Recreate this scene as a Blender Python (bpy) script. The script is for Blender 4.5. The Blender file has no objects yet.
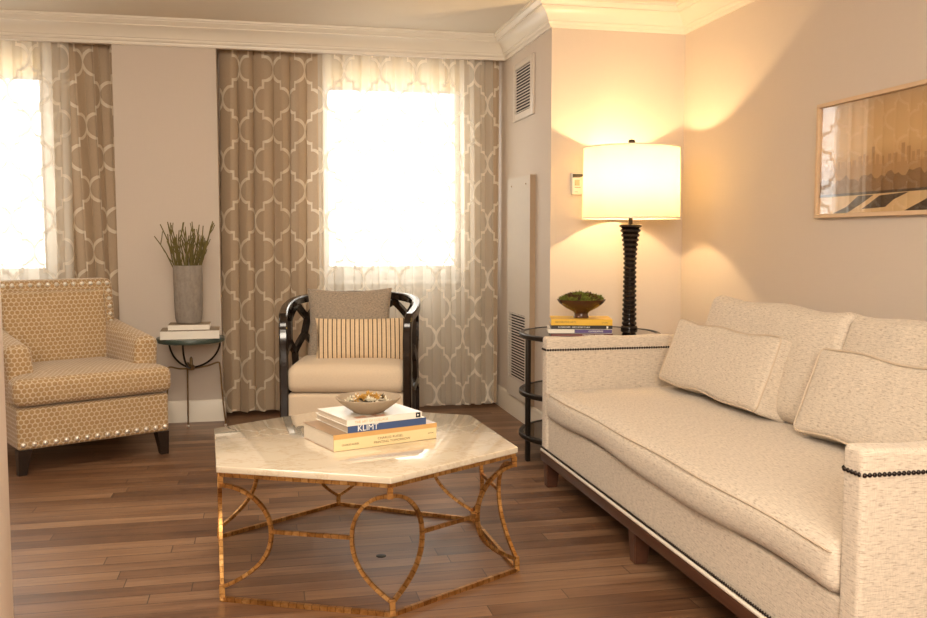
import bpy, bmesh, math, random
from mathutils import Vector, Matrix
from math import pi, sin, cos, sqrt
random.seed(7)
S = bpy.context.scene
C = S.collection

# ------------------------------------------------------------------ materials
class X:
    """a socket (or number) with arithmetic that builds Math nodes"""
    def __init__(s, nt, v): s.nt, s.v = nt, v
    def _m(s, op, *a):
        n = s.nt.nodes.new('ShaderNodeMath'); n.operation = op
        for i, q in enumerate((s,) + a):
            q = q.v if isinstance(q, X) else q
            if isinstance(q, (int, float)): n.inputs[i].default_value = q
            else: s.nt.links.new(q, n.inputs[i])
        return X(s.nt, n.outputs[0])
    def __add__(s, o): return s._m('ADD', o)
    def __sub__(s, o): return s._m('SUBTRACT', o)
    def __mul__(s, o): return s._m('MULTIPLY', o)
    def __truediv__(s, o): return s._m('DIVIDE', o)
    def floor(s): return s._m('FLOOR')
    def fract(s): return s._m('FRACT')
    def abs(s): return s._m('ABSOLUTE')
    def sqrt(s): return s._m('SQRT')
    def sin(s): return s._m('SINE')
    def lt(s, o): return s._m('LESS_THAN', o)
    def gt(s, o): return s._m('GREATER_THAN', o)
    def min(s, o): return s._m('MINIMUM', o)
    def max(s, o): return s._m('MAXIMUM', o)
    def pow(s, o): return s._m('POWER', o)
    def pingpong(s, o): return s._m('PINGPONG', o)

class Mat:
    def __init__(s, name):
        s.m = bpy.data.materials.new(name); s.m.use_nodes = True
        s.nt = s.m.node_tree; s.nt.nodes.clear()
        s.out = s.node('ShaderNodeOutputMaterial')
    def node(s, t, **k):
        n = s.nt.nodes.new(t)
        for a, b in k.items(): setattr(n, a, b)
        return n
    def link(s, a, b):
        s.nt.links.new(a.v if isinstance(a, X) else a, b)
    def set(s, sock, v):
        if isinstance(v, X): v = v.v
        if hasattr(v, 'is_linked') or isinstance(v, bpy.types.NodeSocket): s.nt.links.new(v, sock)
        elif isinstance(v, (tuple, list)) and len(v) == 3 and sock.type == 'RGBA': sock.default_value = (*v, 1)
        else: sock.default_value = v
    def coord(s, which='UV'):
        return s.node('ShaderNodeTexCoord').outputs[which]
    def xyz(s, vec):
        n = s.node('ShaderNodeSeparateXYZ'); s.link(vec, n.inputs[0])
        return X(s.nt, n.outputs[0]), X(s.nt, n.outputs[1]), X(s.nt, n.outputs[2])
    def vec(s, x, y, z=0.0):
        n = s.node('ShaderNodeCombineXYZ')
        for i, q in enumerate((x, y, z)): s.set(n.inputs[i], q)
        return n.outputs[0]
    def scale(s, vec, sc):
        n = s.node('ShaderNodeMapping'); s.link(vec, n.inputs[0]); n.inputs['Scale'].default_value = sc
        return n.outputs[0]
    def noise(s, vec, scale=5, detail=3, rough=.5):
        n = s.node('ShaderNodeTexNoise'); s.link(vec, n.inputs['Vector'])
        n.inputs['Scale'].default_value = scale; n.inputs['Detail'].default_value = detail; n.inputs['Roughness'].default_value = rough
        return X(s.nt, n.outputs['Fac'])
    def white(s, vec):
        n = s.node('ShaderNodeTexWhiteNoise'); s.link(vec, n.inputs['Vector']); return X(s.nt, n.outputs['Value'])
    def ramp(s, fac, stops, interp='LINEAR'):
        n = s.node('ShaderNodeValToRGB'); s.set(n.inputs[0], fac); r = n.color_ramp; r.interpolation = interp
        while len(r.elements) < len(stops): r.elements.new(.5)
        for e, (p, c) in zip(r.elements, stops): e.position = p; e.color = (*c, 1)
        return n.outputs[0]
    def mix(s, fac, a, b, blend='MIX'):
        n = s.node('ShaderNodeMix', data_type='RGBA', blend_type=blend)
        s.set(n.inputs[0], fac); s.set(n.inputs[6], a); s.set(n.inputs[7], b)
        return n.outputs[2]
    def bump(s, h, strength=.3, dist=.002):
        n = s.node('ShaderNodeBump'); n.inputs['Strength'].default_value = strength; n.inputs['Distance'].default_value = dist
        s.set(n.inputs['Height'], h); return n.outputs[0]
    def pbr(s, color, rough=.5, metal=0., spec=.5, normal=None, **k):
        n = s.node('ShaderNodeBsdfPrincipled')
        s.set(n.inputs['Base Color'], color); s.set(n.inputs['Roughness'], rough); s.set(n.inputs['Metallic'], metal)
        n.inputs['Specular IOR Level'].default_value = spec
        if normal is not None: s.link(normal, n.inputs['Normal'])
        for a, b in k.items(): s.set(n.inputs[a.replace('_', ' ')], b)
        return n.outputs[0]
    def fin(s, sh):
        s.link(sh, s.out.inputs[0]); return s.m

def plain(name, col, rough=.5, metal=0., spec=.5, var=.06, vs=30, bump=0.):
    m = Mat(name); o = m.coord('Object')
    nz = m.noise(o, vs, 3)
    c = m.mix(nz, tuple(v * (1 - var) for v in col), tuple(min(1, v * (1 + var)) for v in col))
    nr = m.bump(m.noise(o, vs * 4, 3), bump, .002) if bump else None
    return m.fin(m.pbr(c, rough, metal, spec, nr))

def wall_mat(name, col):
    m = Mat(name); o = m.coord('Object')
    fx = m.noise(m.scale(o, (260, 260, 14)), 1, 2)
    fy = m.noise(m.scale(o, (18, 18, 300)), 1, 2)
    w = fx * .5 + fy * .5
    c = m.mix(w, tuple(v * .965 for v in col), tuple(v * 1.03 for v in col))
    return m.fin(m.pbr(c, .72, 0, .3, m.bump(w, .12, .001)))

def floor_mat():
    m = Mat('plank_floor'); x, y, z = m.xyz(m.coord('Object'))
    W, L = .083, 1.15
    row = (y / W).floor()
    xs = x / L + m.white(m.vec(row, 3.7)) * 7.0
    col = xs.floor()
    idv = m.white(m.vec(row, col, 1.0))
    idw = m.white(m.vec(row, col, 9.0))
    fy = (y / W).fract(); fx = xs.fract()
    ey = (fy - .5).abs(); ex = (fx - .5).abs()
    gap = ey.gt(.478).max(ex.gt(.4985))
    grain = m.noise(m.vec(x * 2.2 + idv * 31, y * 42.0, idw * 9), 1, 6, .62)
    blot = m.noise(m.vec(x * 1.6 + idw * 17, y * 7.0, idv * 5), 1, 4, .6)
    t = grain * .50 + blot * .40 + idv * .24 - .03
    c = m.ramp(t, [(.30, (.066, .028, .013)), (.46, (.145, .069, .034)), (.60, (.225, .119, .062)), (.78, (.34, .20, .112))])
    scr = m.noise(m.vec(x * 14, y * 90, 2), 1, 2)
    c = m.mix(scr.gt(.70) * .4, c, (.06, .025, .012))
    c = m.mix(gap * .8, c, (.022, .010, .006))
    h = gap * -1.0 + grain * .35
    r = grain * .18 + .30
    return m.fin(m.pbr(c, r, 0, .5, m.bump(h, .35, .003)))

def linen(name, base, fleck, bumpd=.0012, su=14, sv=150, lo=.70, hi=1.16):
    m = Mat(name); uv = m.coord('UV')
    f1 = m.noise(m.scale(uv, (su * 2.2, sv * 1.7, 1)), 1, 4, .65)
    f2 = m.noise(m.scale(uv, (sv * 2, su * 3.5, 1)), 1, 3, .6)
    fl = m.noise(m.scale(uv, (su * 3.4, sv * 1.9, 7)), 1, 2, .5)
    t = m.node('ShaderNodeMapRange'); m.set(t.inputs[0], f1 * .6 + f2 * .4); t.inputs[1].default_value = .3; t.inputs[2].default_value = .7
    c = m.mix(X(m.nt, t.outputs[0]), tuple(v * lo for v in base), tuple(min(1, v * hi) for v in base))
    k = m.node('ShaderNodeMapRange'); m.set(k.inputs[0], fl); k.inputs[1].default_value = .54; k.inputs[2].default_value = .68
    c = m.mix(X(m.nt, k.outputs[0]) * .5, c, fleck)
    return m.fin(m.pbr(c, .92, 0, .15, m.bump(f1 * .6 + f2 * .6, .8, bumpd), Sheen_Weight=.15))

def hex_fabric():
    m = Mat('honeycomb_chenille'); u, v, _ = m.xyz(m.coord('UV'))
    P = .0265; q = 1.7320508
    x = u / P; y = v / P
    a1 = (x.fract() - .5); b1 = ((y / q).fract() - .5) * q
    a2 = ((x + .5).fract() - .5); b2 = ((y / q + .5).fract() - .5) * q
    d = (a1 * a1 + b1 * b1).sqrt().min((a2 * a2 + b2 * b2).sqrt())
    nz = m.noise(m.coord('UV'), 38, 4, .7)
    wear = m.noise(m.coord('UV'), 9, 3, .6)
    t = m.node('ShaderNodeMapRange'); m.set(t.inputs[0], d + nz * .16); t.inputs[1].default_value = .47; t.inputs[2].default_value = .53
    edge = X(m.nt, t.outputs[0])
    gold = m.mix(nz, (.31, .185, .080), (.46, .30, .145))
    pale = m.mix(nz, (.48, .375, .25), (.72, .585, .41))
    c = m.mix(edge, gold, pale)
    w = m.node('ShaderNodeMapRange'); m.set(w.inputs[0], wear); w.inputs[1].default_value = .5; w.inputs[2].default_value = .75
    c = m.mix(X(m.nt, w.outputs[0]) * .35, c, (.55, .39, .22))
    return m.fin(m.pbr(c, .8, 0, .2, m.bump(edge * -1.0 + nz * .5, .4, .002), Sheen_Weight=.3))

def trellis(m, PX=.33, V=.40, w=.0085):
    """mask of the ogee trellis woven in the curtain cloth (1 on the lines)"""
    u, v, _ = m.xyz(m.coord('UV'))
    hp = PX / 2
    A = PX / 4
    def s_of(dy):
        t = ((v + dy - .11) / (V / 2)).pingpong(1.0)        # 0..1..0 triangle
        n = m.node('ShaderNodeFloatCurve'); cv = n.mapping.curves[0]
        pts = [(0, 1), (.08, .99), (.16, .96), (.24, .90), (.31, .81), (.36, .71), (.385, .64), (.39, .5), (.61, .5), (.615, .36), (.64, .29), (.69, .19), (.76, .10), (.84, .04), (.92, .01), (1, 0)]
        while len(cv.points) < len(pts): cv.points.new(.5, .5)
        for p, (a, b) in zip(cv.points, pts): p.location = (a, b); p.handle_type = 'VECTOR'
        n.mapping.update()
        m.set(n.inputs['Value'], t)
        return X(m.nt, n.outputs[0]) * 2.0 - 1.0
    s1, s2, s0 = s_of(w), s_of(-w), s_of(0.0)
    lo = s1.min(s2).min(s0) * A - w * .8
    hi = s1.max(s2).max(s0) * A + w * .8
    res = None
    # lines at k*hp, alternately mirrored: fold u to one period PX holding one line of each kind
    for off, sg in ((0.0, 1), (hp, -1)):
        d = ((u - off) / PX + .5).fract() * PX - hp       # -hp..hp around the line
        if sg < 0: d = d * -1.0
        k = d.gt(lo) * d.lt(hi)
        res = k if res is None else res.max(k)
    return res

def drape_mat():
    m = Mat('drape_cloth'); k = trellis(m)
    uv = m.coord('UV')
    wv = m.noise(m.scale(uv, (500, 60, 1)), 1, 2)
    base = m.mix(wv, (.46, .345, .235), (.56, .43, .30))
    satin = m.mix(wv, (.72, .62, .48), (.82, .72, .57))
    c = m.mix(k, base, satin)
    r = k * -.38 + .8
    p = m.pbr(c, r, 0, .4, m.bump(k + wv * .2, .35, .0015))
    t = m.node('ShaderNodeBsdfTranslucent'); m.set(t.inputs[0], c)
    mx = m.node('ShaderNodeMixShader'); mx.inputs[0].default_value = .22
    m.link(p, mx.inputs[1]); m.link(t.outputs[0], mx.inputs[2])
    return m.fin(mx.outputs[0])

def sheer_mat():
    m = Mat('sheer_cloth'); k = trellis(m)
    d = m.node('ShaderNodeBsdfDiffuse'); m.set(d.inputs[0], (.80, .74, .64))
    t = m.node('ShaderNodeBsdfTranslucent'); m.set(t.inputs[0], (.86, .80, .68))
    a = m.node('ShaderNodeMixShader'); m.set(a.inputs[0], k * -.32 + .5)
    m.link(d.outputs[0], a.inputs[1]); m.link(t.outputs[0], a.inputs[2])
    tr = m.node('ShaderNodeBsdfTransparent'); m.set(tr.inputs[0], (1, 1, 1))
    b = m.node('ShaderNodeMixShader'); m.set(b.inputs[0], k * .32 + .62)
    m.link(tr.outputs[0], b.inputs[1]); m.link(a.outputs[0], b.inputs[2])
    return m.fin(b.outputs[0])

def glass_mat(name, tint=(1, 1, 1), base=0.03):
    m = Mat(name)
    tr = m.node('ShaderNodeBsdfTransparent'); m.set(tr.inputs[0], tint)
    g = m.node('ShaderNodeBsdfGlossy'); g.inputs['Roughness'].default_value = .01; m.set(g.inputs[0], (1, 1, 1))
    lw = m.node('ShaderNodeLayerWeight'); lw.inputs[0].default_value = .5
    b = m.node('ShaderNodeMixShader'); m.set(b.inputs[0], X(m.nt, lw.outputs['Facing']).pow(5.0) * .9 + (.05 + base))
    m.link(tr.outputs[0], b.inputs[1]); m.link(g.outputs[0], b.inputs[2])
    return m.fin(b.outputs[0])

def shade_mat():
    m = Mat('lampshade_cloth'); uv = m.coord('Object')
    wv = m.noise(m.scale(uv, (300, 300, 300)), 1, 2)
    c = m.mix(wv, (.66, .57, .37), (.72, .63, .42))
    d = m.node('ShaderNodeBsdfDiffuse'); m.link(c, d.inputs[0])
    t = m.node('ShaderNodeBsdfTranslucent'); m.link(c, t.inputs[0])
    b = m.node('ShaderNodeMixShader'); b.inputs[0].default_value = .55
    m.link(d.outputs[0], b.inputs[1]); m.link(t.outputs[0], b.inputs[2])
    return m.fin(b.outputs[0])

def gold_mat():
    m = Mat('hammered_gold'); u, v, _ = m.xyz(m.coord('UV')); o = m.coord('Object')
    nz = m.noise(o, 60, 3, .6)
    band = ((v + nz * .014) / .027).fract()
    cut = (band - .5).abs().gt(.43)
    cid = m.white(m.vec(((v + nz * .014) / .027).floor(), 2.0))
    c = m.ramp(cid * .30 + nz * .65, [(.2, (.26, .115, .03)), (.5, (.52, .27, .085)), (.8, (.80, .52, .22))])
    c = m.mix(cut * .5, c, (.14, .06, .02))
    return m.fin(m.pbr(c, nz * .3 + .24, .9, .5, m.bump(cut * -1.0 + nz * .8, .6, .003)))

def marble_mat():
    m = Mat('cream_marble'); o = m.coord('Object')
    n1 = m.noise(o, 2.6, 6, .6)
    n2 = m.noise(m.scale(o, (3.2, 5.5, 3)), 1.7, 8, .68)
    v = (n2 - .5).abs()
    vein = m.node('ShaderNodeMapRange'); m.set(vein.inputs[0], v); vein.inputs[1].default_value = .0; vein.inputs[2].default_value = .03
    c = m.mix(n1, (.68, .58, .44), (.78, .69, .54))
    c = m.mix(X(m.nt, vein.outputs[0]), m.mix(.5, c, (.55, .42, .27)), c)
    return m.fin(m.pbr(c, .12, 0, .5, Coat_Weight=1.0, Coat_Roughness=.008, Coat_IOR=2.4))

def wood_mat(name, a, b, rough=.3, sc=(3, 60, 60)):
    m = Mat(name); o = m.coord('Object')
    g = m.noise(m.scale(o, sc), 1, 5, .6)
    return m.fin(m.pbr(m.mix(g, a, b), rough, 0, .5, m.bump(g, .1, .001)))

def striped_mat():
    m = Mat('ticking_stripe'); u, v, _ = m.xyz(m.coord('UV'))
    nz = m.noise(m.coord('UV'), 120, 3, .6)
    f = ((u + nz * .002) / .0255).fract()
    dark = (f - .5).abs().lt(.13)
    thin = ((f + .5).fract() - .5).abs().lt(.04)
    c = m.mix(nz, (.60, .44, .27), (.78, .61, .41))
    c = m.mix(dark * .95, c, m.mix(nz, (.05, .03, .02), (.14, .085, .05)))
    c = m.mix(thin * .35, c, (.35, .22, .12))
    return m.fin(m.pbr(c, .9, 0, .15, m.bump(nz, .4, .001)))

def stone_mat(name, a, b, sc=40):
    m = Mat(name); o = m.coord('Object')
    n = m.noise(o, sc, 6, .7); n2 = m.noise(m.scale(o, (60, 60, 12)), 1, 3)
    return m.fin(m.pbr(m.mix(n * .6 + n2 * .4, a, b), .9, 0, .2, m.bump(n, .8, .004)))

def print_mat():
    """the framed photograph: hazy amber sky over dark hills"""
    m = Mat('photo_print_sky'); x, y, z = m.xyz(m.coord('Object'))
    nz = m.noise(m.vec(x * 2.0, y * 3.0, z * 12.0), 1, 4, .6)
    t = (z + .25) / .5 + nz * .12 - .06
    c = m.ramp(t, [(.25, (.36, .19, .075)), (.42, (.50, .29, .12)), (.6, (.66, .42, .19)), (.82, (.60, .38, .18)), (1, (.50, .33, .18))])
    return m.fin(m.pbr(c, .6, 0, .2))

M = {}
M['wall'] = wall_mat('wall_covering', (.61, .525, .445))
M['ceil'] = plain('ceiling_paint', (.74, .66, .54), .8, 0, .2, .02, 4)
M['trim'] = plain('trim_paint', (.78, .71, .60), .35, 0, .5, .02, 6)
M['jamb'] = plain('jamb_paint', (.72, .62, .53), .45, 0, .4, .02, 6)
M['white'] = plain('white_frame_paint', (.80, .80, .80), .4, 0, .4, .02, 6)
M['floor'] = floor_mat()
M['sofa'] = linen('oatmeal_linen', (.65, .56, .455), (.23, .16, .11))
M['seat'] = linen('beige_seat_linen', (.66, .53, .385), (.54, .42, .29), .0008, 40, 260, .86, 1.08)
M['greylinen'] = linen('taupe_linen', (.34, .275, .21), (.10, .07, .05), .002, 30, 130, .45, 1.45)
M['hex'] = hex_fabric()
M['welt'] = plain('linen_welt_cord', (.56, .455, .345), .9, 0, .1, .15, 200)
M['drape'] = drape_mat()
M['sheer'] = sheer_mat()
m = Mat('blind_cloth'); d_ = m.node('ShaderNodeBsdfDiffuse'); m.set(d_.inputs[0], (.80, .70, .52)); t_ = m.node('ShaderNodeBsdfTranslucent'); m.set(t_.inputs[0], (.80, .66, .42))
x_ = m.node('ShaderNodeMixShader'); x_.inputs[0].default_value = .5; m.link(d_.outputs[0], x_.inputs[1]); m.link(t_.outputs[0], x_.inputs[2]); M['blind'] = m.fin(x_.outputs[0])
M['glass'] = glass_mat('window_glass', (1, 1, 1), 0)
M['picglass'] = glass_mat('picture_glass', (1, 1, 1), .02)
M['darkglass'] = glass_mat('smoked_glass', (.10, .095, .09), .05)
M['shade'] = shade_mat()
M['gold'] = gold_mat()
M['marble'] = marble_mat()
M['lacquer'] = wood_mat('black_lacquered_wood', (.010, .006, .004), (.018, .010, .007), .14)
M['espresso'] = wood_mat('espresso_wood', (.014, .008, .006), (.03, .018, .012), .3)
M['walnut'] = wood_mat('walnut_wood', (.045, .017, .009), (.10, .040, .022), .3)
M['paleoak'] = wood_mat('pale_frame_wood', (.55, .37, .22), (.70, .50, .31), .45, (60, 3, 60))
M['nail'] = plain('dark_nail_metal', (.035, .026, .022), .25, .9, .5, .2, 80)
M['silver'] = plain('silver_nail_metal', (.90, .86, .78), .3, .7, .5, .1, 80)
M['iron'] = plain('dark_bronze_metal', (.035, .026, .020), .4, .7, .5, .2, 40)
M['brass'] = plain('aged_brass_metal', (.30, .20, .10), .38, .9, .5, .45, 60)
M['greenstone'] = plain('green_slate', (.055, .075, .060), .3, 0, .5, .3, 30)
M['stripe'] = striped_mat()
M['concrete'] = stone_mat('rough_concrete', (.13, .105, .085), (.42, .365, .31))
M['bowlstone'] = stone_mat('taupe_ceramic', (.30, .235, .165), (.40, .32, .23), 18)
M['brownbowl'] = wood_mat('brown_turned_wood', (.045, .018, .008), (.13, .055, .022), .22, (8, 8, 50))
M['stem'] = plain('olive_stems', (.150, .120, .036), .7, 0, .3, .5, 25)
M['petal'] = plain('pale_petals', (.74, .66, .50), .7, 0, .3, .1, 40)
M['goldpetal'] = plain('golden_petals', (.52, .28, .055), .6, 0, .3, .3, 40)
M['darkleaf'] = plain('dark_dried_leaf', (.075, .055, .030), .8, 0, .2, .3, 40)
M['moss'] = plain('green_moss', (.13, .145, .025), .95, 0, .1, .5, 45)
M['mossb'] = plain('brown_moss', (.085, .045, .018), .95, 0, .1, .5, 45)
M['paper'] = plain('book_pages', (.66, .58, .47), .85, 0, .2, .08, 200)
M['creamcov'] = plain('cream_book_cloth', (.78, .62, .34), .5, 0, .3, .03, 20)
M['browncov'] = plain('brown_book_cover', (.34, .22, .13), .3, 0, .5, .15, 12)
M['tancov'] = plain('amber_spine_cover', (.62, .36, .13), .4, 0, .4, .06, 30)
M['bluecov'] = plain('navy_book_cloth', (.050, .085, .20), .5, 0, .4, .05, 30)
M['whitecov'] = plain('white_book_cover', (.80, .75, .66), .3, 0, .5, .03, 20)
M['pinkprint'] = plain('printed_patch', (.55, .28, .17), .35, 0, .5, .6, 30)
M['yellowcov'] = plain('yellow_book_cover', (.78, .46, .035), .4, 0, .4, .05, 20)
M['blackcov'] = plain('black_book_cover', (.018, .014, .014), .35, 0, .4, .1, 20)
M['purplecov'] = plain('purple_book_cover', (.10, .065, .20), .4, 0, .4, .2, 20)
M['redcov'] = plain('maroon_book_cover', (.16, .05, .04), .4, 0, .4, .2, 20)
M['taupecov'] = plain('taupe_book_cover', (.30, .235, .165), .6, 0, .3, .06, 20)
M['taupecov2'] = plain('raw_panel_edge', (.36, .26, .17), .7, 0, .2, .06)
M['ink'] = plain('dark_ink', (.16, .09, .04), .6, 0, .3, .02)
M['black'] = plain('black_ink', (.012, .012, .012), .5, 0, .3, .02)
M['whiteink'] = plain('white_ink', (.88, .86, .80), .6, 0, .3, .02)
M['plastic'] = plain('ivory_plastic', (.74, .70, .60), .4, 0, .4, .02)
M['lcd'] = plain('grey_display', (.30, .29, .20), .2, 0, .5, .05)
M['ventdark'] = plain('duct_shadow', (.05, .04, .035), .8, 0, .2, .05)
M['ventpaint'] = plain('vent_paint', (.62, .54, .455), .45, 0, .4, .03)
M['panelpaint'] = plain('panel_paint', (.60, .53, .45), .65, 0, .4, .03)
M['print'] = print_mat()
M['haze1'] = plain('print_far_towers', (.43, .245, .10), .6, 0, .2, .05)
M['haze2'] = plain('print_far_hills', (.235, .125, .05), .6, 0, .2, .25, 40)
M['trees'] = plain('print_dark_trees', (.060, .030, .013), .6, 0, .2, .5, 40)
M['gleam'] = plain('print_gold_water', (.66, .45, .23), .6, 0, .2, .15, 20)
M['road'] = plain('print_dark_bank', (.055, .03, .016), .6, 0, .2, .3, 30)
M['bulb'] = None

# ------------------------------------------------------------------ mesh helpers
def cube_uv(bm):
    if bm.loops.layers.uv.get('UVMap'): return
    uvl = bm.loops.layers.uv.new('UVMap')
    bm.normal_update()
    for f in bm.faces:
        n = f.normal; a = max(range(3), key=lambda i: abs(n[i]))
        for l in f.loops:
            p = l.vert.co
            l[uvl].uv = (p.y, p.z) if a == 0 else (p.x, p.z) if a == 1 else (p.x, p.y)

def obj(name, bm, mat, parent=None, loc=(0, 0, 0), rot=(0, 0, 0), smooth=35, uv=True):
    bmesh.ops.recalc_face_normals(bm, faces=bm.faces)
    if uv: cube_uv(bm)
    me = bpy.data.meshes.new(name); bm.to_mesh(me); bm.free()
    if smooth is not None:
        me.polygons.foreach_set('use_smooth', [True] * len(me.polygons))
        me.set_sharp_from_angle(angle=math.radians(smooth))
    for mm in (mat if isinstance(mat, (list, tuple)) else [mat]): me.materials.append(mm)
    o = bpy.data.objects.new(name, me); C.objects.link(o)
    o.location = loc; o.rotation_euler = rot
    if parent: o.parent = parent
    return o

def tag(o, label, cat, group=None, kind=None):
    o['label'] = label; o['category'] = cat
    if group: o['group'] = group
    if kind: o['kind'] = kind
    return o

def thing(name, label, cat, loc=(0, 0, 0), rotz=0, group=None):
    o = bpy.data.objects.new(name, None); C.objects.link(o)
    o.empty_display_size = .05
    o.location = loc; o.rotation_euler = (0, 0, rotz)
    return tag(o, label, cat, group)

def struct(name, bm, mat, parent=None, smooth=35):
    o = obj(name, bm, mat, parent, smooth=smooth)
    if not parent: o['kind'] = 'structure'
    return o

def B(): return bmesh.new()

def box(bm, x0, x1, y0, y1, z0, z1, bev=0, seg=2, rot=None, mi=0):
    vs = [bm.verts.new((x, y, z)) for x in (x0, x1) for y in (y0, y1) for z in (z0, z1)]
    F = [(0, 1, 3, 2), (4, 6, 7, 5), (0, 4, 5, 1), (2, 3, 7, 6), (0, 2, 6, 4), (1, 5, 7, 3)]
    fs = [bm.faces.new([vs[i] for i in f]) for f in F]
    for f in fs: f.material_index = mi
    if bev:
        es = list({e for f in fs for e in f.edges})
        r = bmesh.ops.bevel(bm, geom=es, offset=bev, segments=seg, profile=.5, affect='EDGES')
        vs = list({v for f in r['faces'] for v in f.verts} | {v for v in vs if v.is_valid})
    if rot is not None: bmesh.ops.transform(bm, matrix=rot, verts=[v for v in vs if v.is_valid])
    return vs

def prism(bm, outline, z0, z1, bev=0, seg=2, mi=0):
    a = [bm.verts.new((x, y, z0)) for x, y in outline]; b = [bm.verts.new((x, y, z1)) for x, y in outline]
    n = len(a)
    fs = [bm.faces.new(a[::-1]), bm.faces.new(b)] + [bm.faces.new((a[i], a[(i + 1) % n], b[(i + 1) % n], b[i])) for i in range(n)]
    for f in fs: f.material_index = mi
    if bev:
        es = list({e for f in fs for e in f.edges})
        bmesh.ops.bevel(bm, geom=es, offset=bev, segments=seg, profile=.5, affect='EDGES')

def lathe(bm, prof, n=32, cx=0, cy=0, closed_top=True, closed_bot=True, wob=0):
    rings = []
    for r, z in prof:
        rings.append([bm.verts.new((cx + r * (1 + wob * sin(3 * 2 * pi * i / n)) * cos(2 * pi * i / n), cy + r * sin(2 * pi * i / n), z)) for i in range(n)])
    for a, b in zip(rings, rings[1:]):
        for i in range(n): bm.faces.new((a[i], a[(i + 1) % n], b[(i + 1) % n], b[i]))
    if closed_bot: bm.faces.new(rings[0][::-1])
    if closed_top: bm.faces.new(rings[-1])

def sweep(bm, pts, w, h=None, n=4, closed=False, up=Vector((0, 0, 1)), taper=None, mi=0):
    """tube of n-gon section (n=4: square w x h) along a polyline; UV v runs along its length in metres"""
    h = h or w
    pts = [Vector(p) for p in pts]; N = len(pts)
    uvl = bm.loops.layers.uv.get('UVMap') or bm.loops.layers.uv.new('UVMap')
    T = []
    for i in range(N):
        a = pts[i - 1] if (i > 0 or closed) else pts[i]; b = pts[(i + 1) % N] if (i < N - 1 or closed) else pts[i]
        t1 = (pts[i] - a); t2 = (b - pts[i])
        t = (t1.normalized() if t1.length > 1e-9 else Vector()) + (t2.normalized() if t2.length > 1e-9 else Vector())
        T.append(t.normalized())
    # rotation-minimising frames
    ref = up if abs(T[0].dot(up)) < .95 else Vector((1, 0, 0))
    nv = (ref - T[0] * ref.dot(T[0])).normalized()
    rings = []; L = 0; Ls = []
    for i in range(N):
        if i:
            L += (pts[i] - pts[i - 1]).length
            nv = (nv - T[i] * nv.dot(T[i])).normalized()
        bv = T[i].cross(nv)
        # mitre
        m = 1.0
        if 0 < i < N - 1 or closed:
            d1 = (pts[i] - pts[i - 1]).normalized(); c = max(.5, d1.dot(T[i])); m = 1 / c
        k = taper(i / (N - 1)) if taper else 1
        ring = []
        for j in range(n):
            a = 2 * pi * (j + .5) / n
            if n == 4: ca, sa = (cos(a) * sqrt(2) / 2, sin(a) * sqrt(2) / 2)
            else: ca, sa = cos(a) / 2, sin(a) / 2
            ring.append(bm.verts.new(pts[i] + (nv * (ca * h) + bv * (sa * w * (m if n == 4 else 1))) * k))
        rings.append(ring); Ls.append(L)
    def quad(r1, r2, l1, l2):
        for j in range(n):
            q = (r1[j], r1[(j + 1) % n], r2[(j + 1) % n], r2[j])
            try: f = bm.faces.new(q)
            except ValueError: continue
            f.material_index = mi
            for lp, (uu, vv) in zip(f.loops, ((j / n, l1), ((j + 1) / n, l1), ((j + 1) / n, l2), (j / n, l2))): lp[uvl].uv = (uu, vv)
    for i in range(N - 1): quad(rings[i], rings[i + 1], Ls[i], Ls[i + 1])
    if closed: quad(rings[-1], rings[0], Ls[-1], Ls[-1] + (pts[0] - pts[-1]).length)
    else:
        for r in (rings[0][::-1], rings[-1]):
            f = bm.faces.new(r); f.material_index = mi
            for lp in f.loops: lp[uvl].uv = (0, 0)

def rbox(bm, lx, ly, lz, r, n=14, fn=None, center=(0, 0, 0)):
    """soft box: rounded edges, then fn(p, u, v, w) moves each point (u,v,w in -1..1)"""
    hx, hy, hz = lx / 2, ly / 2, lz / 2
    def axis(h):
        k = max(4, min(60, int(2 * h / .045)))
        inner = [-(h - r) + 2 * (h - r) * i / k for i in range(k + 1)]
        edge = [r * t for t in (.25, .5, .75, 1)]
        return [-(h - r) - e for e in edge[::-1]] + inner + [(h - r) + e for e in edge]
    ax = [axis(hx), axis(hy), axis(hz)]
    verts = {}
    def V(p):
        key = tuple(round(c, 6) for c in p)
        if key in verts: return verts[key]
        q = Vector((max(-(hx - r), min(hx - r, p[0])), max(-(hy - r), min(hy - r, p[1])), max(-(hz - r), min(hz - r, p[2]))))
        d = Vector(p) - q
        # keep faces, round only edges
        P = q + d.normalized() * r if d.length > 1e-9 else q
        u, v, w = P.x / hx, P.y / hy, P.z / hz
        if fn: P = Vector(fn(P, u, v, w))
        verts[key] = bm.verts.new(P + Vector(center)); return verts[key]
    H = (hx, hy, hz)
    for a in range(3):
        b, c = (a + 1) % 3, (a + 2) % 3
        for sgn in (-1, 1):
            A, Bq = ax[b], ax[c]
            for i in range(len(A) - 1):
                for j in range(len(Bq) - 1):
                    q = []
                    for (ii, jj) in ((i, j), (i + 1, j), (i + 1, j + 1), (i, j + 1)):
                        p = [0, 0, 0]; p[a] = sgn * H[a]; p[b] = A[ii]; p[c] = Bq[jj]; q.append(V(p))
                    if sgn < 0: q = q[::-1]
                    try: bm.faces.new(q)
                    except ValueError: pass

def hashn(x, y, s=0):
    return sin(x * 7.1 + s) * .5 + sin(y * 9.3 + x * 3.7 + s * 2.1) * .3 + sin(x * 17.3 - y * 13.1 + s * .7) * .2

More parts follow.
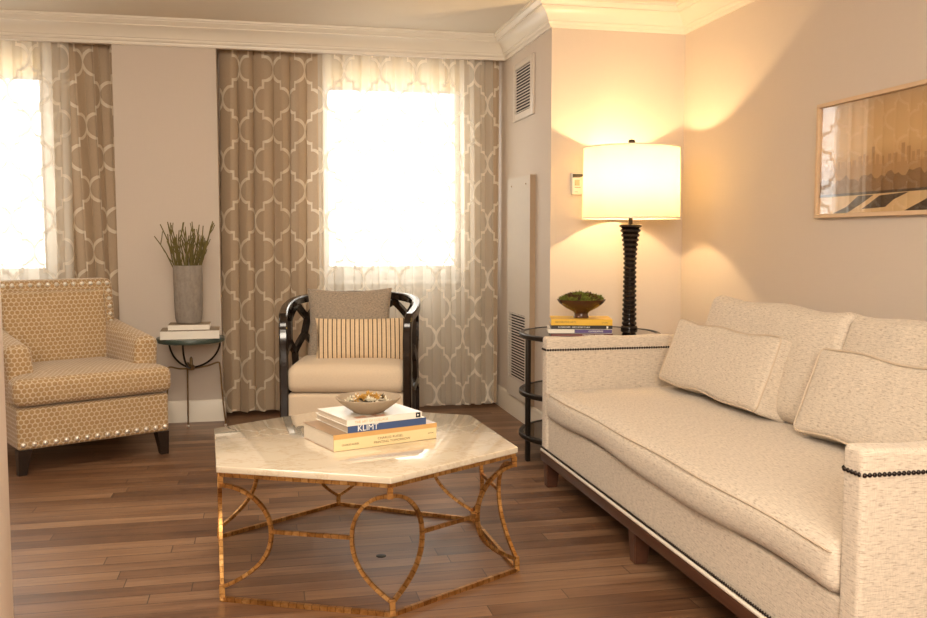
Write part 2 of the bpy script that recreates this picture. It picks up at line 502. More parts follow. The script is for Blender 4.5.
def pillow(bm, w, h, t, n=28, ear=.05, pw=.42, seed=0, wr=.006):
    """knife-edge cushion in the xz plane, thickness along y"""
    grids = []
    for sg in (-1, 1):
        g = []
        for i in range(n + 1):
            row = []
            for j in range(n + 1):
                u = sin(pi / 2 * (2 * i / n - 1)); v = sin(pi / 2 * (2 * j / n - 1))
                x = w / 2 * u * (1 - ear * (1 - v * v)); z = h / 2 * v * (1 - ear * 1.4 * (1 - u * u))
                q = max(0, (1 - u * u) * (1 - v * v))
                y = sg * t / 2 * q ** pw
                k = q ** .3
                y += wr * k * hashn(u * 1.3, v * 1.6, seed + sg)
                row.append((x, y, z))
            g.append(row)
        grids.append(g)
    V = {}
    def vert(sg, i, j):
        if i in (0, n) or j in (0, n): sg = 0
        if (sg, i, j) not in V:
            p = grids[1 if sg == 1 else 0][i][j]
            if sg == 0: p = (p[0], 0, p[2])
            V[(sg, i, j)] = bm.verts.new(p)
        return V[(sg, i, j)]
    for sg in (-1, 1):
        for i in range(n):
            for j in range(n):
                q = [vert(sg, i, j), vert(sg, i + 1, j), vert(sg, i + 1, j + 1), vert(sg, i, j + 1)]
                if sg == 1: q = q[::-1]
                try: bm.faces.new(q)
                except ValueError: pass
    # outline for piping
    out = [grids[0][i][0] for i in range(n)] + [grids[0][n][j] for j in range(n)] + [grids[0][i][n] for i in range(n, 0, -1)] + [grids[0][0][j] for j in range(n, 0, -1)]
    return [(p[0], 0, p[2]) for p in out]

def domes(bm, pts, r, nrm):
    """row of half-round nail heads"""
    nrm = Vector(nrm).normalized()
    a = nrm.orthogonal().normalized(); b = nrm.cross(a)
    for p in pts:
        p = Vector(p); rings = []
        for k, (rr, hh) in enumerate(((1, 0), (.85, .42), (.5, .72))):
            rings.append([bm.verts.new(p + (a * cos(2 * pi * i / 8) + b * sin(2 * pi * i / 8)) * r * rr + nrm * r * hh) for i in range(8)])
        top = bm.verts.new(p + nrm * r * .85)
        for r1, r2 in zip(rings, rings[1:]):
            for i in range(8): bm.faces.new((r1[i], r1[(i + 1) % 8], r2[(i + 1) % 8], r2[i]))
        for i in range(8): bm.faces.new((rings[-1][i], rings[-1][(i + 1) % 8], top))

def row(p, q, step):
    p, q = Vector(p), Vector(q); n = max(1, round((q - p).length / step))
    return [p + (q - p) * (i + .5) / n for i in range(n)]

def text(name, body, size, mat, parent, loc, rot=(pi / 2, 0, 0), sx=1., ext=.0003, spacing=1.0):
    cu = bpy.data.curves.new(name, 'FONT'); cu.body = body; cu.size = size; cu.extrude = ext
    cu.align_x = 'CENTER'; cu.align_y = 'CENTER'; cu.space_character = spacing; cu.resolution_u = 3
    t = bpy.data.objects.new(name, cu); C.objects.link(t)
    dg = bpy.context.evaluated_depsgraph_get(); dg.update()
    me = bpy.data.meshes.new_from_object(t.evaluated_get(dg)); me.name = name
    bpy.data.objects.remove(t); bpy.data.curves.remove(cu)
    me.materials.clear(); me.materials.append(mat)
    o = bpy.data.objects.new(name, me); C.objects.link(o); o.parent = parent
    o.location = loc; o.rotation_euler = rot; o.scale = (sx, 1, 1)
    return o

# ------------------------------------------------------------------ the setting
XL, XR, YF, YB, YC, XC = -2.75, 2.47, -3.0, 6.14, 5.13, 1.64
ZC, ZH = 2.556, 2.402          # ceiling, head of the curtain recesses
YW = 6.46                      # inner face of the window wall
PL, PR = -.905, -.277          # pier between the two recesses

b = B(); box(b, XL - .2, XR + .2, YF - .2, YW + .3, -.06, 0); struct('floor', b, M['floor'])
b = B(); box(b, XL - .2, XR + .2, YF - .2, YW + .3, ZC, ZC + .08); struct('ceiling', b, M['ceil'])
b = B()
box(b, PL, PR, YB, YW, 0, ZC)                                   # pier
box(b, XL, PL, YB, YB + .025, ZH, ZC); box(b, PR, XC, YB, YB + .025, ZH, ZC)   # fascia over the recesses
box(b, XL, PL, YB + .025, YW, ZH + .06, ZC); box(b, PR, XC, YB + .025, YW, ZH + .06, ZC)
W1 = (.41, 1.39, .90, 2.385); W2 = (-2.30, -1.365, .90, 2.385)   # window openings x0 x1 z0 z1
T = .16
box(b, PR, W1[0], YW, YW + T, 0, ZC); box(b, W1[1], XR + .2, YW, YW + T, 0, ZC)
box(b, W1[0], W1[1], YW, YW + T, 0, W1[2]); box(b, W1[0], W1[1], YW, YW + T, W1[3], ZC)
box(b, PL, PR, YW, YW + T, 0, ZC)
box(b, W2[1], PL, YW, YW + T, 0, ZC); box(b, XL - .2, W2[0], YW, YW + T, 0, ZC)
box(b, W2[0], W2[1], YW, YW + T, 0, W2[2]); box(b, W2[0], W2[1], YW, YW + T, W2[3], ZC)
struct('wall_back', b, M['wall'])
b = B(); box(b, XC, XR, YC, YW, 0, ZC); struct('wall_column', b, M['wall'])
b = B(); box(b, XR, XR + .2, YF, YW, 0, ZC); struct('wall_right', b, M['wall'])
b = B(); box(b, XL - .2, XL, YF, YW, 0, ZC); struct('wall_left', b, M['wall'])
b = B(); box(b, XL - .2, XR + .2, YF - .2, YF, 0, ZC); struct('wall_front', b, M['wall'])

# crown moulding
prof = [(0, 2.402), (.012, 2.402), (.016, 2.412), (.016, 2.420), (.024, 2.424), (.028, 2.432), (.028, 2.440), (.034, 2.444), (.038, 2.456), (.048, 2.474),
        (.064, 2.492), (.078, 2.502), (.086, 2.506), (.086, 2.514), (.094, 2.517), (.102, 2.526), (.110, 2.534), (.110, 2.540), (.118, 2.543), (.118, 2.556), (0, 2.556)]
b = B(); path = []
for d, z in prof:
    path.append([b.verts.new(p) for p in ((XL, YB - d, z), (XC - d, YB - d, z), (XC - d, YC - d, z), (XR - d, YC - d, z), (XR - d, YF, z))])
for r1, r2 in zip(path, path[1:]):
    for i in range(4): b.faces.new((r1[i], r1[i + 1], r2[i + 1], r2[i]))
bmesh.ops.recalc_face_normals(b, faces=b.faces)
struct('trim_1', b, M['trim'], smooth=25)
# baseboards
def baseboard(name, pts_fn):
    b = B(); pr = [(0, .0), (.015, .0), (.015, .105), (.012, .115), (.012, .124), (.006, .137), (0, .142)]
    rows = [[b.verts.new(p) for p in pts_fn(d, z)] for d, z in pr]
    for r1, r2 in zip(rows, rows[1:]):
        for i in range(len(r1) - 1): b.faces.new((r1[i], r1[i + 1], r2[i + 1], r2[i]))
    bmesh.ops.recalc_face_normals(b, faces=b.faces)
    struct(name, b, M['trim'], smooth=25)
baseboard('baseboard_back', lambda d, z: [(PL - d, YW - .2, z), (PL - d, YB - d, z), (PR + d, YB - d, z), (PR + d, YW - .2, z)])
baseboard('baseboard_column', lambda d, z: [(XC - d, YW, z), (XC - d, YC - d, z), (XR - d, YC - d, z)])
baseboard('baseboard_right', lambda d, z: [(XR - d, YC, z), (XR - d, YF, z)])
# windows
def window(name, w):
    x0, x1, z0, z1 = w
    b = B(); f = .045
    box(b, x0, x0 + f, YW + .03, YW + .10, z0, z1, .006); box(b, x1 - f, x1, YW + .03, YW + .10, z0, z1, .006)
    box(b, x0 + f, x1 - f, YW + .03, YW + .10, z0, z0 + .10, .006); box(b, x0 + f, x1 - f, YW + .03, YW + .10, z1 - f, z1, .006)
    o = struct(name, b, M['white'])
    b = B(); box(b, x0 + f - .01, x1 - f + .01, YW + .06, YW + .066, z0 + .09, z1 - f + .01); obj('pane', b, M['glass'], o)
    b = B(); box(b, x0 - .03, x1 + .03, YW - .05, YW + .03, z0 - .03, z0, .006); obj('sill', b, M['white'], o)
window('window_1', W1); window('window_2', W2)
def blind(w, label):
    t = thing('roller_blind', label, 'blind', ((w[0] + w[1]) / 2, YW - .03, 2.21), 0); h = (w[1] - w[0]) / 2 + .01
    b = B(); box(b, -h, h, -.0006, .0006, .01, .205); obj('cloth', b, M['blind'], t)
    b = B(); box(b, -h, h, -.008, .008, 0, .022, .004); obj('hem_bar', b, M['white'], t)
    b = B(); sweep(b, [(-h, .0, .222), (h, .0, .222)], .045, n=10); obj('roll', b, M['blind'], t)
blind(W1, 'cream roller blind at the top of the window behind the barrel chair')
blind(W2, 'cream roller blind at the top of the window behind the gold armchair')
# near doorway jamb at the left edge of the view
b = B(); box(b, -.82, -.425, 1.50, 1.60, 0, ZC); jw = struct('wall_doorway', b, M['wall'])
b = B(); box(b, -.50, -.4145, 1.49, 1.60, 0, ZC - .002, .004); tj = struct('door_1', b, M['jamb'])

# ------------------------------------------------------------------ curtains
def curtain(name, xt0, xt1, xb0, xb1, y, amp, folds, mat, label, cat, z0=.028, z1=2.46, seed=0, uoff=0, full=1.55, yfn=None, dens=None, group=None):
    b = B(); uvl = b.loops.layers.uv.new('UVMap')
    nx, nz = int(folds * 18), 44
    rnd = random.Random(seed); ph = rnd.random() * 6
    def f(t, zz):
        tt = dens(t) if dens else t
        k = .55 + .45 * min(1, (1 - zz) * 5)
        a = 2 * pi * folds * t + ph + .5 * sin(2.3 * t * 2 * pi + seed)
        yy = amp * k * (sin(a) + .28 * sin(2 * a + 1 + seed + zz) + .25 * sin(.5 * a + zz * 1.5))
        xx = (xt0 + (xt1 - xt0) * tt) * zz + (xb0 + (xb1 - xb0) * tt) * (1 - zz) + amp * .30 * k * sin(2 * a + .6) * (0 if t in (0, 1) else 1)
        if yfn: yy += yfn(t, zz)
        return xx, y + yy
    V = []; Lc = [0]
    for i in range(nx + 1):
        colv = []
        for j in range(nz + 1):
            zz = j / nz
            x, yy = f(i / nx, zz)
            colv.append(b.verts.new((x, yy, z0 + (z1 - z0) * zz + .006 * sin(i * .35 + seed) * (1 - zz))))
        V.append(colv)
        if i:
            x0, y0 = f((i - 1) / nx, .5); x1, y1 = f(i / nx, .5)
            Lc.append(Lc[-1] + math.hypot(x1 - x0, y1 - y0))
    for i in range(nx):
        for j in range(nz):
            fc = b.faces.new((V[i][j], V[i + 1][j], V[i + 1][j + 1], V[i][j + 1]))
            for lp, (ii, jj) in zip(fc.loops, ((i, j), (i + 1, j), (i + 1, j + 1), (i, j + 1))):
                lp[uvl].uv = (Lc[ii] + uoff, z0 + (z1 - z0) * jj / nz)
    o = obj(name, b, mat, uv=False, smooth=180)
    return tag(o, label, cat, group)

curtain('drape', -.262, .43, -.285, .40, 6.290, .030, 6.0, M['drape'], 'taupe trellis-patterned drape hanging between the grey vase and the dark barrel chair', 'curtain', seed=3, uoff=.05)
curtain('drape', 1.36, 1.625, 1.38, 1.61, 6.290, .022, 3.2, M['drape'], 'narrow taupe trellis drape beside the wall with the air vents', 'curtain', seed=5, uoff=.1)
curtain('drape', -1.36, -.925, -1.30, -.862, 6.285, .026, 4.2, M['drape'], 'taupe trellis-patterned drape hanging behind the gold armchair', 'curtain', seed=8, uoff=.17,
        yfn=lambda t, zz: -.20 * (1 - zz) ** .9 * max(0, (t - .72) / .28) ** 1.2 if t > .72 else 0)
def dn(t): return t * 1.22 if t < .55 else .671 + (t - .55) * .731
curtain('sheer_curtain', .37, 1.56, .36, 1.57, 6.205, .022, 12, M['sheer'], 'white sheer trellis curtain glowing in the window behind the barrel chair', 'curtain', seed=2, uoff=.02, dens=dn, z0=.03)
curtain('sheer_curtain', -2.45, -1.17, -2.45, -1.19, 6.205, .022, 12, M['sheer'], 'white sheer trellis curtain glowing in the window at the gold armchair', 'curtain', seed=4, uoff=.11, z0=.03)

# ------------------------------------------------------------------ wall fittings on the column's side
def louvres(root, y0, y1, z0, z1, n, x, depth, mat, tilt=.5):
    for i in range(n):
        z = z0 + (z1 - z0) * (i + .5) / n
        b = B(); hh = (z1 - z0) / n
        m = Matrix.Translation((x + depth / 2, 0, z)) @ Matrix.Rotation(tilt, 4, 'Y')
        box(b, -depth / 2, depth / 2, y0, y1, -.0028, .0028, rot=m)
        o = obj('slat', b, mat, root, loc=(-root.location.x, -root.location.y, -root.location.z))
v = thing('air_vent', 'beige return air grille high on the wall beside the drape', 'vent', (XC, 5.695, 1.96))
b = B()
y0, y1, z0, z1 = 5.46, 5.915, 1.958, 2.325; yi0, yi1, zi0, zi1 = 5.525, 5.868, 2.002, 2.288
for q in ((y0, yi0, z0, z1), (yi1, y1, z0, z1), (yi0, yi1, z0, zi0), (yi0, yi1, zi1, z1)): box(b, XC - .014, XC + .0, *q, .003)
obj('frame', b, M['ventpaint'], v, loc=(-XC, -5.695, -1.96))
b = B(); box(b, XC - .0025, XC, yi0, yi1, zi0, zi1); obj('backing', b, M['ventdark'], v, loc=(-XC, -5.695, -1.96))
louvres(v, yi0, yi1, zi0, zi1, 15, XC - .015, .016, M['ventpaint'], -.6)

v = thing('access_panel', 'tall beige wall panel with a louvred lower section beside the end table', 'panel', (XC, 5.69, .15))
off = (-XC, -5.69, -.15)
b = B(); x0, x1 = XC - .036, XC
Y0, Y1 = 5.432, 5.962; yi0, yi1, zi0, zi1 = 5.535, 5.925, .27, .705
for q in ((Y0, yi0, .15, 1.586), (yi1, Y1, .15, 1.586), (yi0, yi1, .15, zi0), (yi0, yi1, zi1, 1.586)): box(b, x0, x1 - .0005, *q)
obj('body', b, M['panelpaint'], v, loc=off)
b = B(); box(b, x0 + .022, x0 + .025, yi0, yi1, zi0, zi1); obj('backing', b, M['ventdark'], v, loc=off)
louvres(v, yi0, yi1, zi0, zi1, 24, x0 - .001, .016, M['ventpaint'], .5)
b = B(); box(b, x0 + .0005, x1 - .0005, Y0 - .003, Y0, .15, 1.586); obj('edge_strip', b, M['taupecov2'], v, loc=off)
for yy in (5.857, 5.52):
    b = B(); domes(b, [(x0, yy, 1.535)], .006, (-1, 0, 0)); obj('screw', b, M['brass'], v, loc=off)

th = thing('thermostat', 'ivory wall thermostat half hidden behind the lampshade', 'thermostat', (1.825, YC, 1.45))
b = B(); box(b, -.064, .064, -.028, 0, 0, .125, .006, 3); obj('body', b, M['plastic'], th)
b = B(); prism(b, [(-.060, .098), (-.060, .119), (.04, .119), (.04, .115), (-.02, .099)], .0, .0015); bmesh.ops.rotate(b, matrix=Matrix.Rotation(pi / 2, 3, 'X'), verts=b.verts)
obj('dark_flap', b, M['blackcov'], th, loc=(0, -.028, 0))
b = B(); box(b, -.048, -.018, -.0295, -.027, .052, .085); obj('display', b, M['lcd'], th)
b = B(); box(b, -.048, -.012, -.0292, -.027, .040, .043); obj('marking', b, M['ink'], th)
b = B(); box(b, -.048, -.028, -.0292, -.027, .015, .017); obj('marking', b, M['ink'], th)

# ------------------------------------------------------------------ sofa
sf = thing('sofa', 'long oatmeal linen sofa with dark nailhead trim along the right wall', 'sofa', (1.302, 2.9825, 0), -pi / 2)
L2 = 1.2075; AT = .075; DP = .99; AH = .725
b = B(); rbox(b, 2 * (L2 - AT) + .004, DP - .02, .170, .012, center=(0, DP / 2, .265)); obj('base', b, M['sofa'], sf)
for s in (-1, 1):
    b = B(); rbox(b, AT, DP, AH - .18, .014, center=(s * (L2 - AT / 2), DP / 2, .18 + (AH - .18) / 2),
                  fn=lambda p, u, v, w: (p.x, p.y, p.z + (.0025 * sin(p.y * 23) if w > .9 else 0)))
    a = obj('armrest', b, M['sofa'], sf)
    b = B(); zn = .668; xi, xo = s * (L2 - AT), s * L2
    domes(b, row((xo, -.000, zn), (xo, DP, zn), .0125), .0062, (s, 0, 0))
    domes(b, row((xi, .0, zn), (xi, .84, zn), .0125), .0062, (-s, 0, 0))
    domes(b, row((min(xi, xo) + .004, 0, zn), (max(xi, xo) - .004, 0, zn), .0125), .0062, (0, -1, 0))
    obj('nailhead_trim', b, M['nail'], a)
b = B(); rbox(b, 2 * (L2 - AT) + .004, .155, .595, .03, center=(0, DP - .0775, .18 + .2975)); obj('back_frame', b, M['sofa'], sf)
b = B(); domes(b, row((-L2, 0, .190), (L2, 0, .190), .0125), .0060, (0, -1, 0)); obj('nailhead_trim', b, M['nail'], sf)
b = B(); box(b, -L2, L2, -.007, DP, .170, .183, .005, 3); obj('welt', b, M['trim'], sf)
b = B(); box(b, -L2, L2, -.005, DP - .005, .126, .170, .004); obj('plinth', b, M['walnut'], sf)
for x in (-L2 + .034, -.11, L2 - .034):
    for y in (.038, DP - .07):
        b = B(); vs = []
        for z, k in ((0, .74), (.126, 1.0)):
            vs.append([b.verts.new((x + i * .032 * k, y + j * .034 * k + (.004 if z else 0), z)) for i, j in ((-1, -1), (1, -1), (1, 1), (-1, 1))])
        b.faces.new(vs[0][::-1]); b.faces.new(vs[1])
        for i in range(4): b.faces.new((vs[0][i], vs[0][(i + 1) % 4], vs[1][(i + 1) % 4], vs[1][i]))
        bmesh.ops.bevel(b, geom=list(b.edges), offset=.003, segments=2, affect='EDGES')
        obj('leg', b, M['walnut'], sf)
def seatfn(p, u, v, w):
    z = p.z; y = p.y
    c = (1 - u ** 4) * (1 - v * v)
    if w > 0: z += .030 * c * w + .004 * hashn(u * 3, v * 2, 1) * (1 - v ** 4)
    z += -.011 * sin((u + .1) * 5.3) * max(0, -v) * (1 if w < 0 else .5)
    y += -.014 * max(0, 1 - w * w) * (1 if v < -.9 else 0) * (1 - u ** 6) + .004 * sin(u * 11) * (1 if v < -.9 else 0)
    return (p.x, y, z)
b = B(); rbox(b, 2 * (L2 - AT) - .004, .83, .134, .042, center=(0, .405, .414), fn=seatfn); sc = obj('seat_cushion', b, M['sofa'], sf, smooth=60)
b = B(); X1 = L2 - AT - .004
def zb(x): return 0
sweep(b, [(x / 40 * X1, -.013 + .004 * sin(x / 40 * 11), .4655 + .004 * (1 - (x / 40) ** 4)) for x in range(-40, 41)], .0045, n=6); obj('piping', b, M['welt'], sc)
# world Y -> local x: x = 2.9825 - Y
def back_cushion(y0, y1, seed, label=None):
    w = y1 - y0; x = 2.9825 - (y0 + y1) / 2
    def fn(p, u, v, w_):
        c = (1 - u * u * u * u) * (1 - w_ ** 4)
        y = p.y + (.030 * c * (v if v < 0 else v * .5)) + .007 * hashn(u * 2.1, w_ * 1.5, seed) * c
        z = p.z + (.004 * (1 - u * u) + .006 * sin(u * 6 + seed)) * (1 if w_ > .6 else 0) + .012 * (abs(u) ** 8) * max(0, w_)
        return (p.x + .012 * (1 - w_ * w_) * u, y, z)
    b = B(); rbox(b, w, .19, .44, .045, fn=fn)
    return obj('back_cushion', b, M['sofa'], sf, loc=(x, .735, .70), rot=(-.27, 0, 0), smooth=60)
back_cushion(2.84, 3.84, 1); back_cushion(1.86, 2.83, 4)

def bolster(y0, y1, seed, label):
    w = y1 - y0; x = 2.9825 - (y0 + y1) / 2
    def fn(p, u, v, w_):
        c = max(0, (1 - abs(u) ** 6)) * max(0, (1 - w_ ** 4))
        y = p.y * (1 + .28 * c) + .006 * hashn(u * 2.6, w_ * 2, seed) * c
        return (p.x * (1 - .02 * (1 - w_ * w_)), y, p.z * (1 - .05 * (1 - u * u)) + .005 * sin(u * 7 + seed))
    t = thing('lumbar_cushion', label, 'cushion', (1.302 + .615, (y0 + y1) / 2, .655), -pi / 2, None)
    b = B(); rbox(b, w, .150, .31, .022, fn=fn); k = obj('cover', b, M['sofa'], t, rot=(-.36, 0, 0), smooth=60)
    for yy in (-1, 1):
        b = B(); pts = []
        hx, hz, rr = w / 2 - .006, .155 - .006, .03
        for cx, cz, a0 in ((1, 1, 0), (-1, 1, 90), (-1, -1, 180), (1, -1, 270)):
            if cx == 1 and cz == 1: pass
            for q in range(0, 91, 15):
                a = math.radians(a0 + q); X_ = cx * (hx - rr) + rr * cos(a); Z_ = cz * (hz - rr) + rr * sin(a)
                P = fn(Vector((X_, yy * (.075 - .004), Z_)), max(-1, min(1, X_ / (w / 2))), yy, max(-1, min(1, Z_ / .155)))
                pts.append((P[0] * 1.004, P[1], P[2] * 1.012))
        dense = []
        for i in range(len(pts)):
            p, q = Vector(pts[i]), Vector(pts[(i + 1) % len(pts)]); m_ = max(1, int((q - p).length / .05))
            for s_ in range(m_):
                r_ = p + (q - p) * s_ / m_
                if m_ > 1:
                    uu = max(-1, min(1, r_.x / (w / 2))); ww = max(-1, min(1, r_.z / .155))
                    r_.y = yy * (.075 - .004) * (1 + .28 * max(0, 1 - abs(uu) ** 5) * max(0, 1 - ww ** 4)) + .004 * hashn(uu * 2.6, ww * 2, seed)
                    sg = r_.z
                    if abs(ww) > .9: r_.z = (1 if sg > 0 else -1) * (.155 - .004) * (1 - .05 * (1 - uu * uu)) + .005 * sin(uu * 7 + seed)
                dense.append(r_)
        sweep(b, dense, .008, n=6, closed=True)
        obj('piping', b, M['welt'], k)
    return t
bolster(3.08, 3.96, 2, 'oatmeal linen bolster cushion leaning at the lamp end of the sofa')
bolster(1.96, 2.84, 5, 'oatmeal linen bolster cushion leaning at the near end of the sofa')

# ------------------------------------------------------------------ gold honeycomb armchair
ac = thing('armchair', 'gold honeycomb-patterned armchair with silver nailheads by the window', 'armchair', (-.872, 5.06, 0), math.radians(27.5))
HW = .390
b = B(); rbox(b, 2 * HW, .80, .215, .018, center=(0, .40, .2375)); abase = obj('base', b, M['hex'], ac)
nb = B(); domes(nb, [(0, 0, 0)], .0135, (0, -1, 0)); cube_uv(nb)
nail_mesh = bpy.data.meshes.new('nailhead'); nb.to_mesh(nail_mesh); nb.free(); nail_mesh.polygons.foreach_set('use_smooth', [True] * len(nail_mesh.polygons)); nail_mesh.materials.append(M['silver'])
def nail(p, parent, rz=0):
    o = bpy.data.objects.new('nailhead', nail_mesh); C.objects.link(o); o.parent = parent; o.location = p; o.rotation_euler = (0, 0, rz)
for p in row((-HW, .0005, .158), (HW, .0005, .158), .052): nail(p, abase)
for p in row((HW - .0005, .02, .158), (HW - .0005, .78, .158), .052): nail(p, abase, pi / 2)
for s in (-1, 1):
    def fa(p, u, v, w, s=s):
        return (p.x + s * .012 * w, p.y, p.z + .035 * v * max(0, w) + .012 * (1 - u * u) * max(0, w))
    b = B(); rbox(b, .135, .66, .37, .045, center=(s * (HW - .066), .135 + .33, .485), fn=fa); obj('armrest', b, M['hex'], ac, smooth=60)
# T-shaped seat cushion
b = B()
o = [(-HW - .016, -.03), (HW + .016, -.03), (HW + .016, .125), (HW - .14, .125), (HW - .14, .66), (-HW + .14, .66), (-HW + .14, .125), (-HW - .016, .125)]
prism(b, o, .352, .487, .040, 5)
for v_ in b.verts:
    if v_.co.z > .42: v_.co.z += .016 * max(0, 1 - (v_.co.x / HW) ** 2) + .012 * max(0, 1 - ((v_.co.y - .3) / .35) ** 2)
obj('seat_cushion', b, M['hex'], ac, smooth=60)
b = B()
def fb(p, u, v, w): return (p.x * (1 + .0 * w), p.y + .10 * (w + 1) * .5, p.z)
rbox(b, .70, .15, .60, .035, center=(0, .70, .655), fn=fb); bk = obj('backrest', b, M['hex'], ac, smooth=60)
b = B()
def fp(p, u, v, w): return (p.x, p.y + .083 * (w + 1) * .5 - .028 * (1 - u ** 4) * (1 - w ** 4) * (v < 0), p.z)
rbox(b, .57, .05, .49, .02, center=(0, .618, .65), fn=fp); obj('back_panel', b, M['hex'], bk, smooth=60)
def bf(x_, z_): return (x_, .6245 + .10 * (z_ - .355) / .6, z_)
for i in range(14): nail(bf(-.312 + .624 * i / 13, .928), bk)
for s in (-1, 1):
    for i in range(6): nail(bf(s * .318, .928 - .046 * (i + 1)), bk)
for s in (-1, 1):
    for y, sl in ((.035, 0), (.76, .04)):
        b = B(); vs = []
        for z, k, dx in ((0, .62, 0), (.04, .72, 0), (.13, 1, 0)):
            vs.append([b.verts.new((s * (HW - .035) + s * (k - 1) * .0 + i * .033 * k + s * .033 * (1 - k), y + j * .033 * k + sl * (1 - z / .13) , z)) for i, j in ((-1, -1), (1, -1), (1, 1), (-1, 1))])
        b.faces.new(vs[0][::-1]); b.faces.new(vs[-1])
        for r1, r2 in zip(vs, vs[1:]):
            for i in range(4): b.faces.new((r1[i], r1[(i + 1) % 4], r2[(i + 1) % 4], r2[i]))
        obj('leg', b, M['espresso'], ac)

# ------------------------------------------------------------------ barrel chair with fretwork shell
bc = thing('barrel_chair', 'black lacquered fretwork barrel chair with beige seat before the window', 'armchair', (.505, 5.36, 0), math.radians(-12))
half = [(-.340, -.36), (-.362, -.22), (-.376, -.06), (-.365, .10), (-.315, .24), (-.215, .335), (-.09, .378), (0, .385)]
ctrl = half + [(-x, y) for x, y in half[-2::-1]]
def cr(pts, n=8):
    out = []
    for i in range(len(pts) - 1):
        p0 = pts[max(0, i - 1)]; p1 = pts[i]; p2 = pts[i + 1]; p3 = pts[min(len(pts) - 1, i + 2)]
        for k in range(n):
            t = k / n
            out.append(tuple(.5 * (2 * p1[c] + (p2[c] - p0[c]) * t + (2 * p0[c] - 5 * p1[c] + 4 * p2[c] - p3[c]) * t * t + (-p0[c] + 3 * p1[c] - 3 * p2[c] + p3[c]) * t ** 3) for c in range(len(p1))))
    out.append(pts[-1]); return out
cv = cr(ctrl, 10)
cum = [0]
for a, c in zip(cv, cv[1:]): cum.append(cum[-1] + math.hypot(a[0] - c[0], a[1] - c[1]))
LT = cum[-1]
def at(s):
    s = max(0, min(LT, s))
    for i in range(len(cv) - 1):
        if cum[i + 1] >= s - 1e-9:
            t = (s - cum[i]) / (cum[i + 1] - cum[i]); a, c = cv[i], cv[i + 1]
            return (a[0] + (c[0] - a[0]) * t, a[1] + (c[1] - a[1]) * t)
def rail_z(s):
    t = s / LT; k = sin(pi * t)
    return .745 + .10 * k ** .9
pts = [(*at(0), 0), (*at(0), .3), (*at(0), .62), (*at(.004), .68), (*at(.020), .728), (*at(.055), .762)]
N = 46
for i in range(1, N): 
    s = .075 + (LT - .15) * i / N; pts.append((*at(s), rail_z(s)))
pts += [(*at(LT - .055), .762), (*at(LT - .020), .728), (*at(LT - .004), .68), (*at(LT), .62), (*at(LT), .3), (*at(LT), 0)]
# frame with a consistent upright section
b = B()
def frame_strip(bm, pts, w, h):
    rings = []
    n = len(pts)
    for i, p in enumerate(pts):
        p = Vector(p); t = (Vector(pts[min(n - 1, i + 1)]) - Vector(pts[max(0, i - 1)])).normalized()
        # outward horizontal normal of the shell at this point
        rad = Vector((p.x, p.y * .75 + .05, 0)); 
        if abs(t.z) < .9:
            th_ = Vector((t.x, t.y, 0)).normalized(); nr = Vector((-th_.y, th_.x, 0))
            if nr.dot(rad) < 0: nr = -nr
        else:
            nr = Vector((1 if p.x > 0 else -1, -.15, 0)).normalized()
        nr = (nr - t * nr.dot(t)).normalized()
        up = t.cross(nr).normalized()
        sec = [(-1, -.7), (-.7, -1), (.7, -1), (1, -.7), (1, .7), (.7, 1), (-.7, 1), (-1, .7)]
        rings.append([bm.verts.new(p + nr * (a * w / 2) + up * (c * h / 2)) for a, c in sec])
    for r1, r2 in zip(rings, rings[1:]):
        for j in range(8): bm.faces.new((r1[j], r1[(j + 1) % 8], r2[(j + 1) % 8], r2[j]))
    bm.faces.new(rings[0][::-1]); bm.faces.new(rings[-1])
    bmesh.ops.recalc_face_normals(bm, faces=bm.faces)
frame_strip(b, pts, .046, .046); obj('frame', b, M['lacquer'], bc)
b = B()
frame_strip(b, [(*at(s), .10) for s in [LT * i / 50 for i in range(51)]], .03, .04); obj('bottom_rail', b, M['lacquer'], bc)
# irregular hexagon fretwork
rg = random.Random(12)
NC = 16; AA = LT / NC; CC = .205; DD = .075
nodes = {}
def node(k, r):
    if (k, r) not in nodes:
        q, z = k * AA, .115 + r * CC + ((k + r) % 2) * DD
        if 0 < k < NC: q += rg.uniform(-.022, .022)
        z += rg.uniform(-.022, .022)
        nodes[(k, r)] = (q, z)
    return nodes[(k, r)]
b = B()
def bar(p, q):
    n = max(2, int(abs(p[0] - q[0]) / .03) + 2); P = []
    for k in range(n):
        t = k / (n - 1); q_ = p[0] + (q[0] - p[0]) * t; z = p[1] + (q[1] - p[1]) * t
        if z > rail_z(q_) - .012: continue
        P.append((*at(q_), z))
    if len(P) < 2 or (Vector(P[0]) - Vector(P[-1])).length < .02: return
    m = Vector(P[len(P) // 2]); rad = Vector((m.x, m.y + .02, 0)).normalized()
    sweep(b, P, .036, .026, n=4, up=rad)
for r in range(5):
    for k in range(NC + 1):
        if k < NC: bar(node(k, r), node(k + 1, r))
        if (k + r) % 2 == 1 and 0 < k < NC:
            a_ = node(k, r); c_ = node(k, r + 1); m_ = ((a_[0] + c_[0]) / 2, (a_[1] + c_[1]) / 2)
            bar(a_, m_); bar(m_, c_)
obj('fretwork', b, M['lacquer'], bc)
for s in (-1, 1):
    b = B(); box(b, s * .24 - .02, s * .24 + .02, .29, .33, 0, .10, .004); obj('leg', b, M['lacquer'], bc)
b = B(); rbox(b, .650, .64, .235, .02, center=(0, -.045, .2225),
              fn=lambda p, u, v, w: (p.x * (1 - .30 * max(0, v) ** 2), p.y, p.z)); obj('seat_base', b, M['seat'], bc, smooth=60)
def fs(p, u, v, w):
    k = (1 - u ** 4) * (1 - v ** 4)
    return (p.x * (1 - .28 * max(0, v) ** 2), p.y - .012 * (v < -.9) * (1 - w * w), p.z + .022 * k * (w > 0))
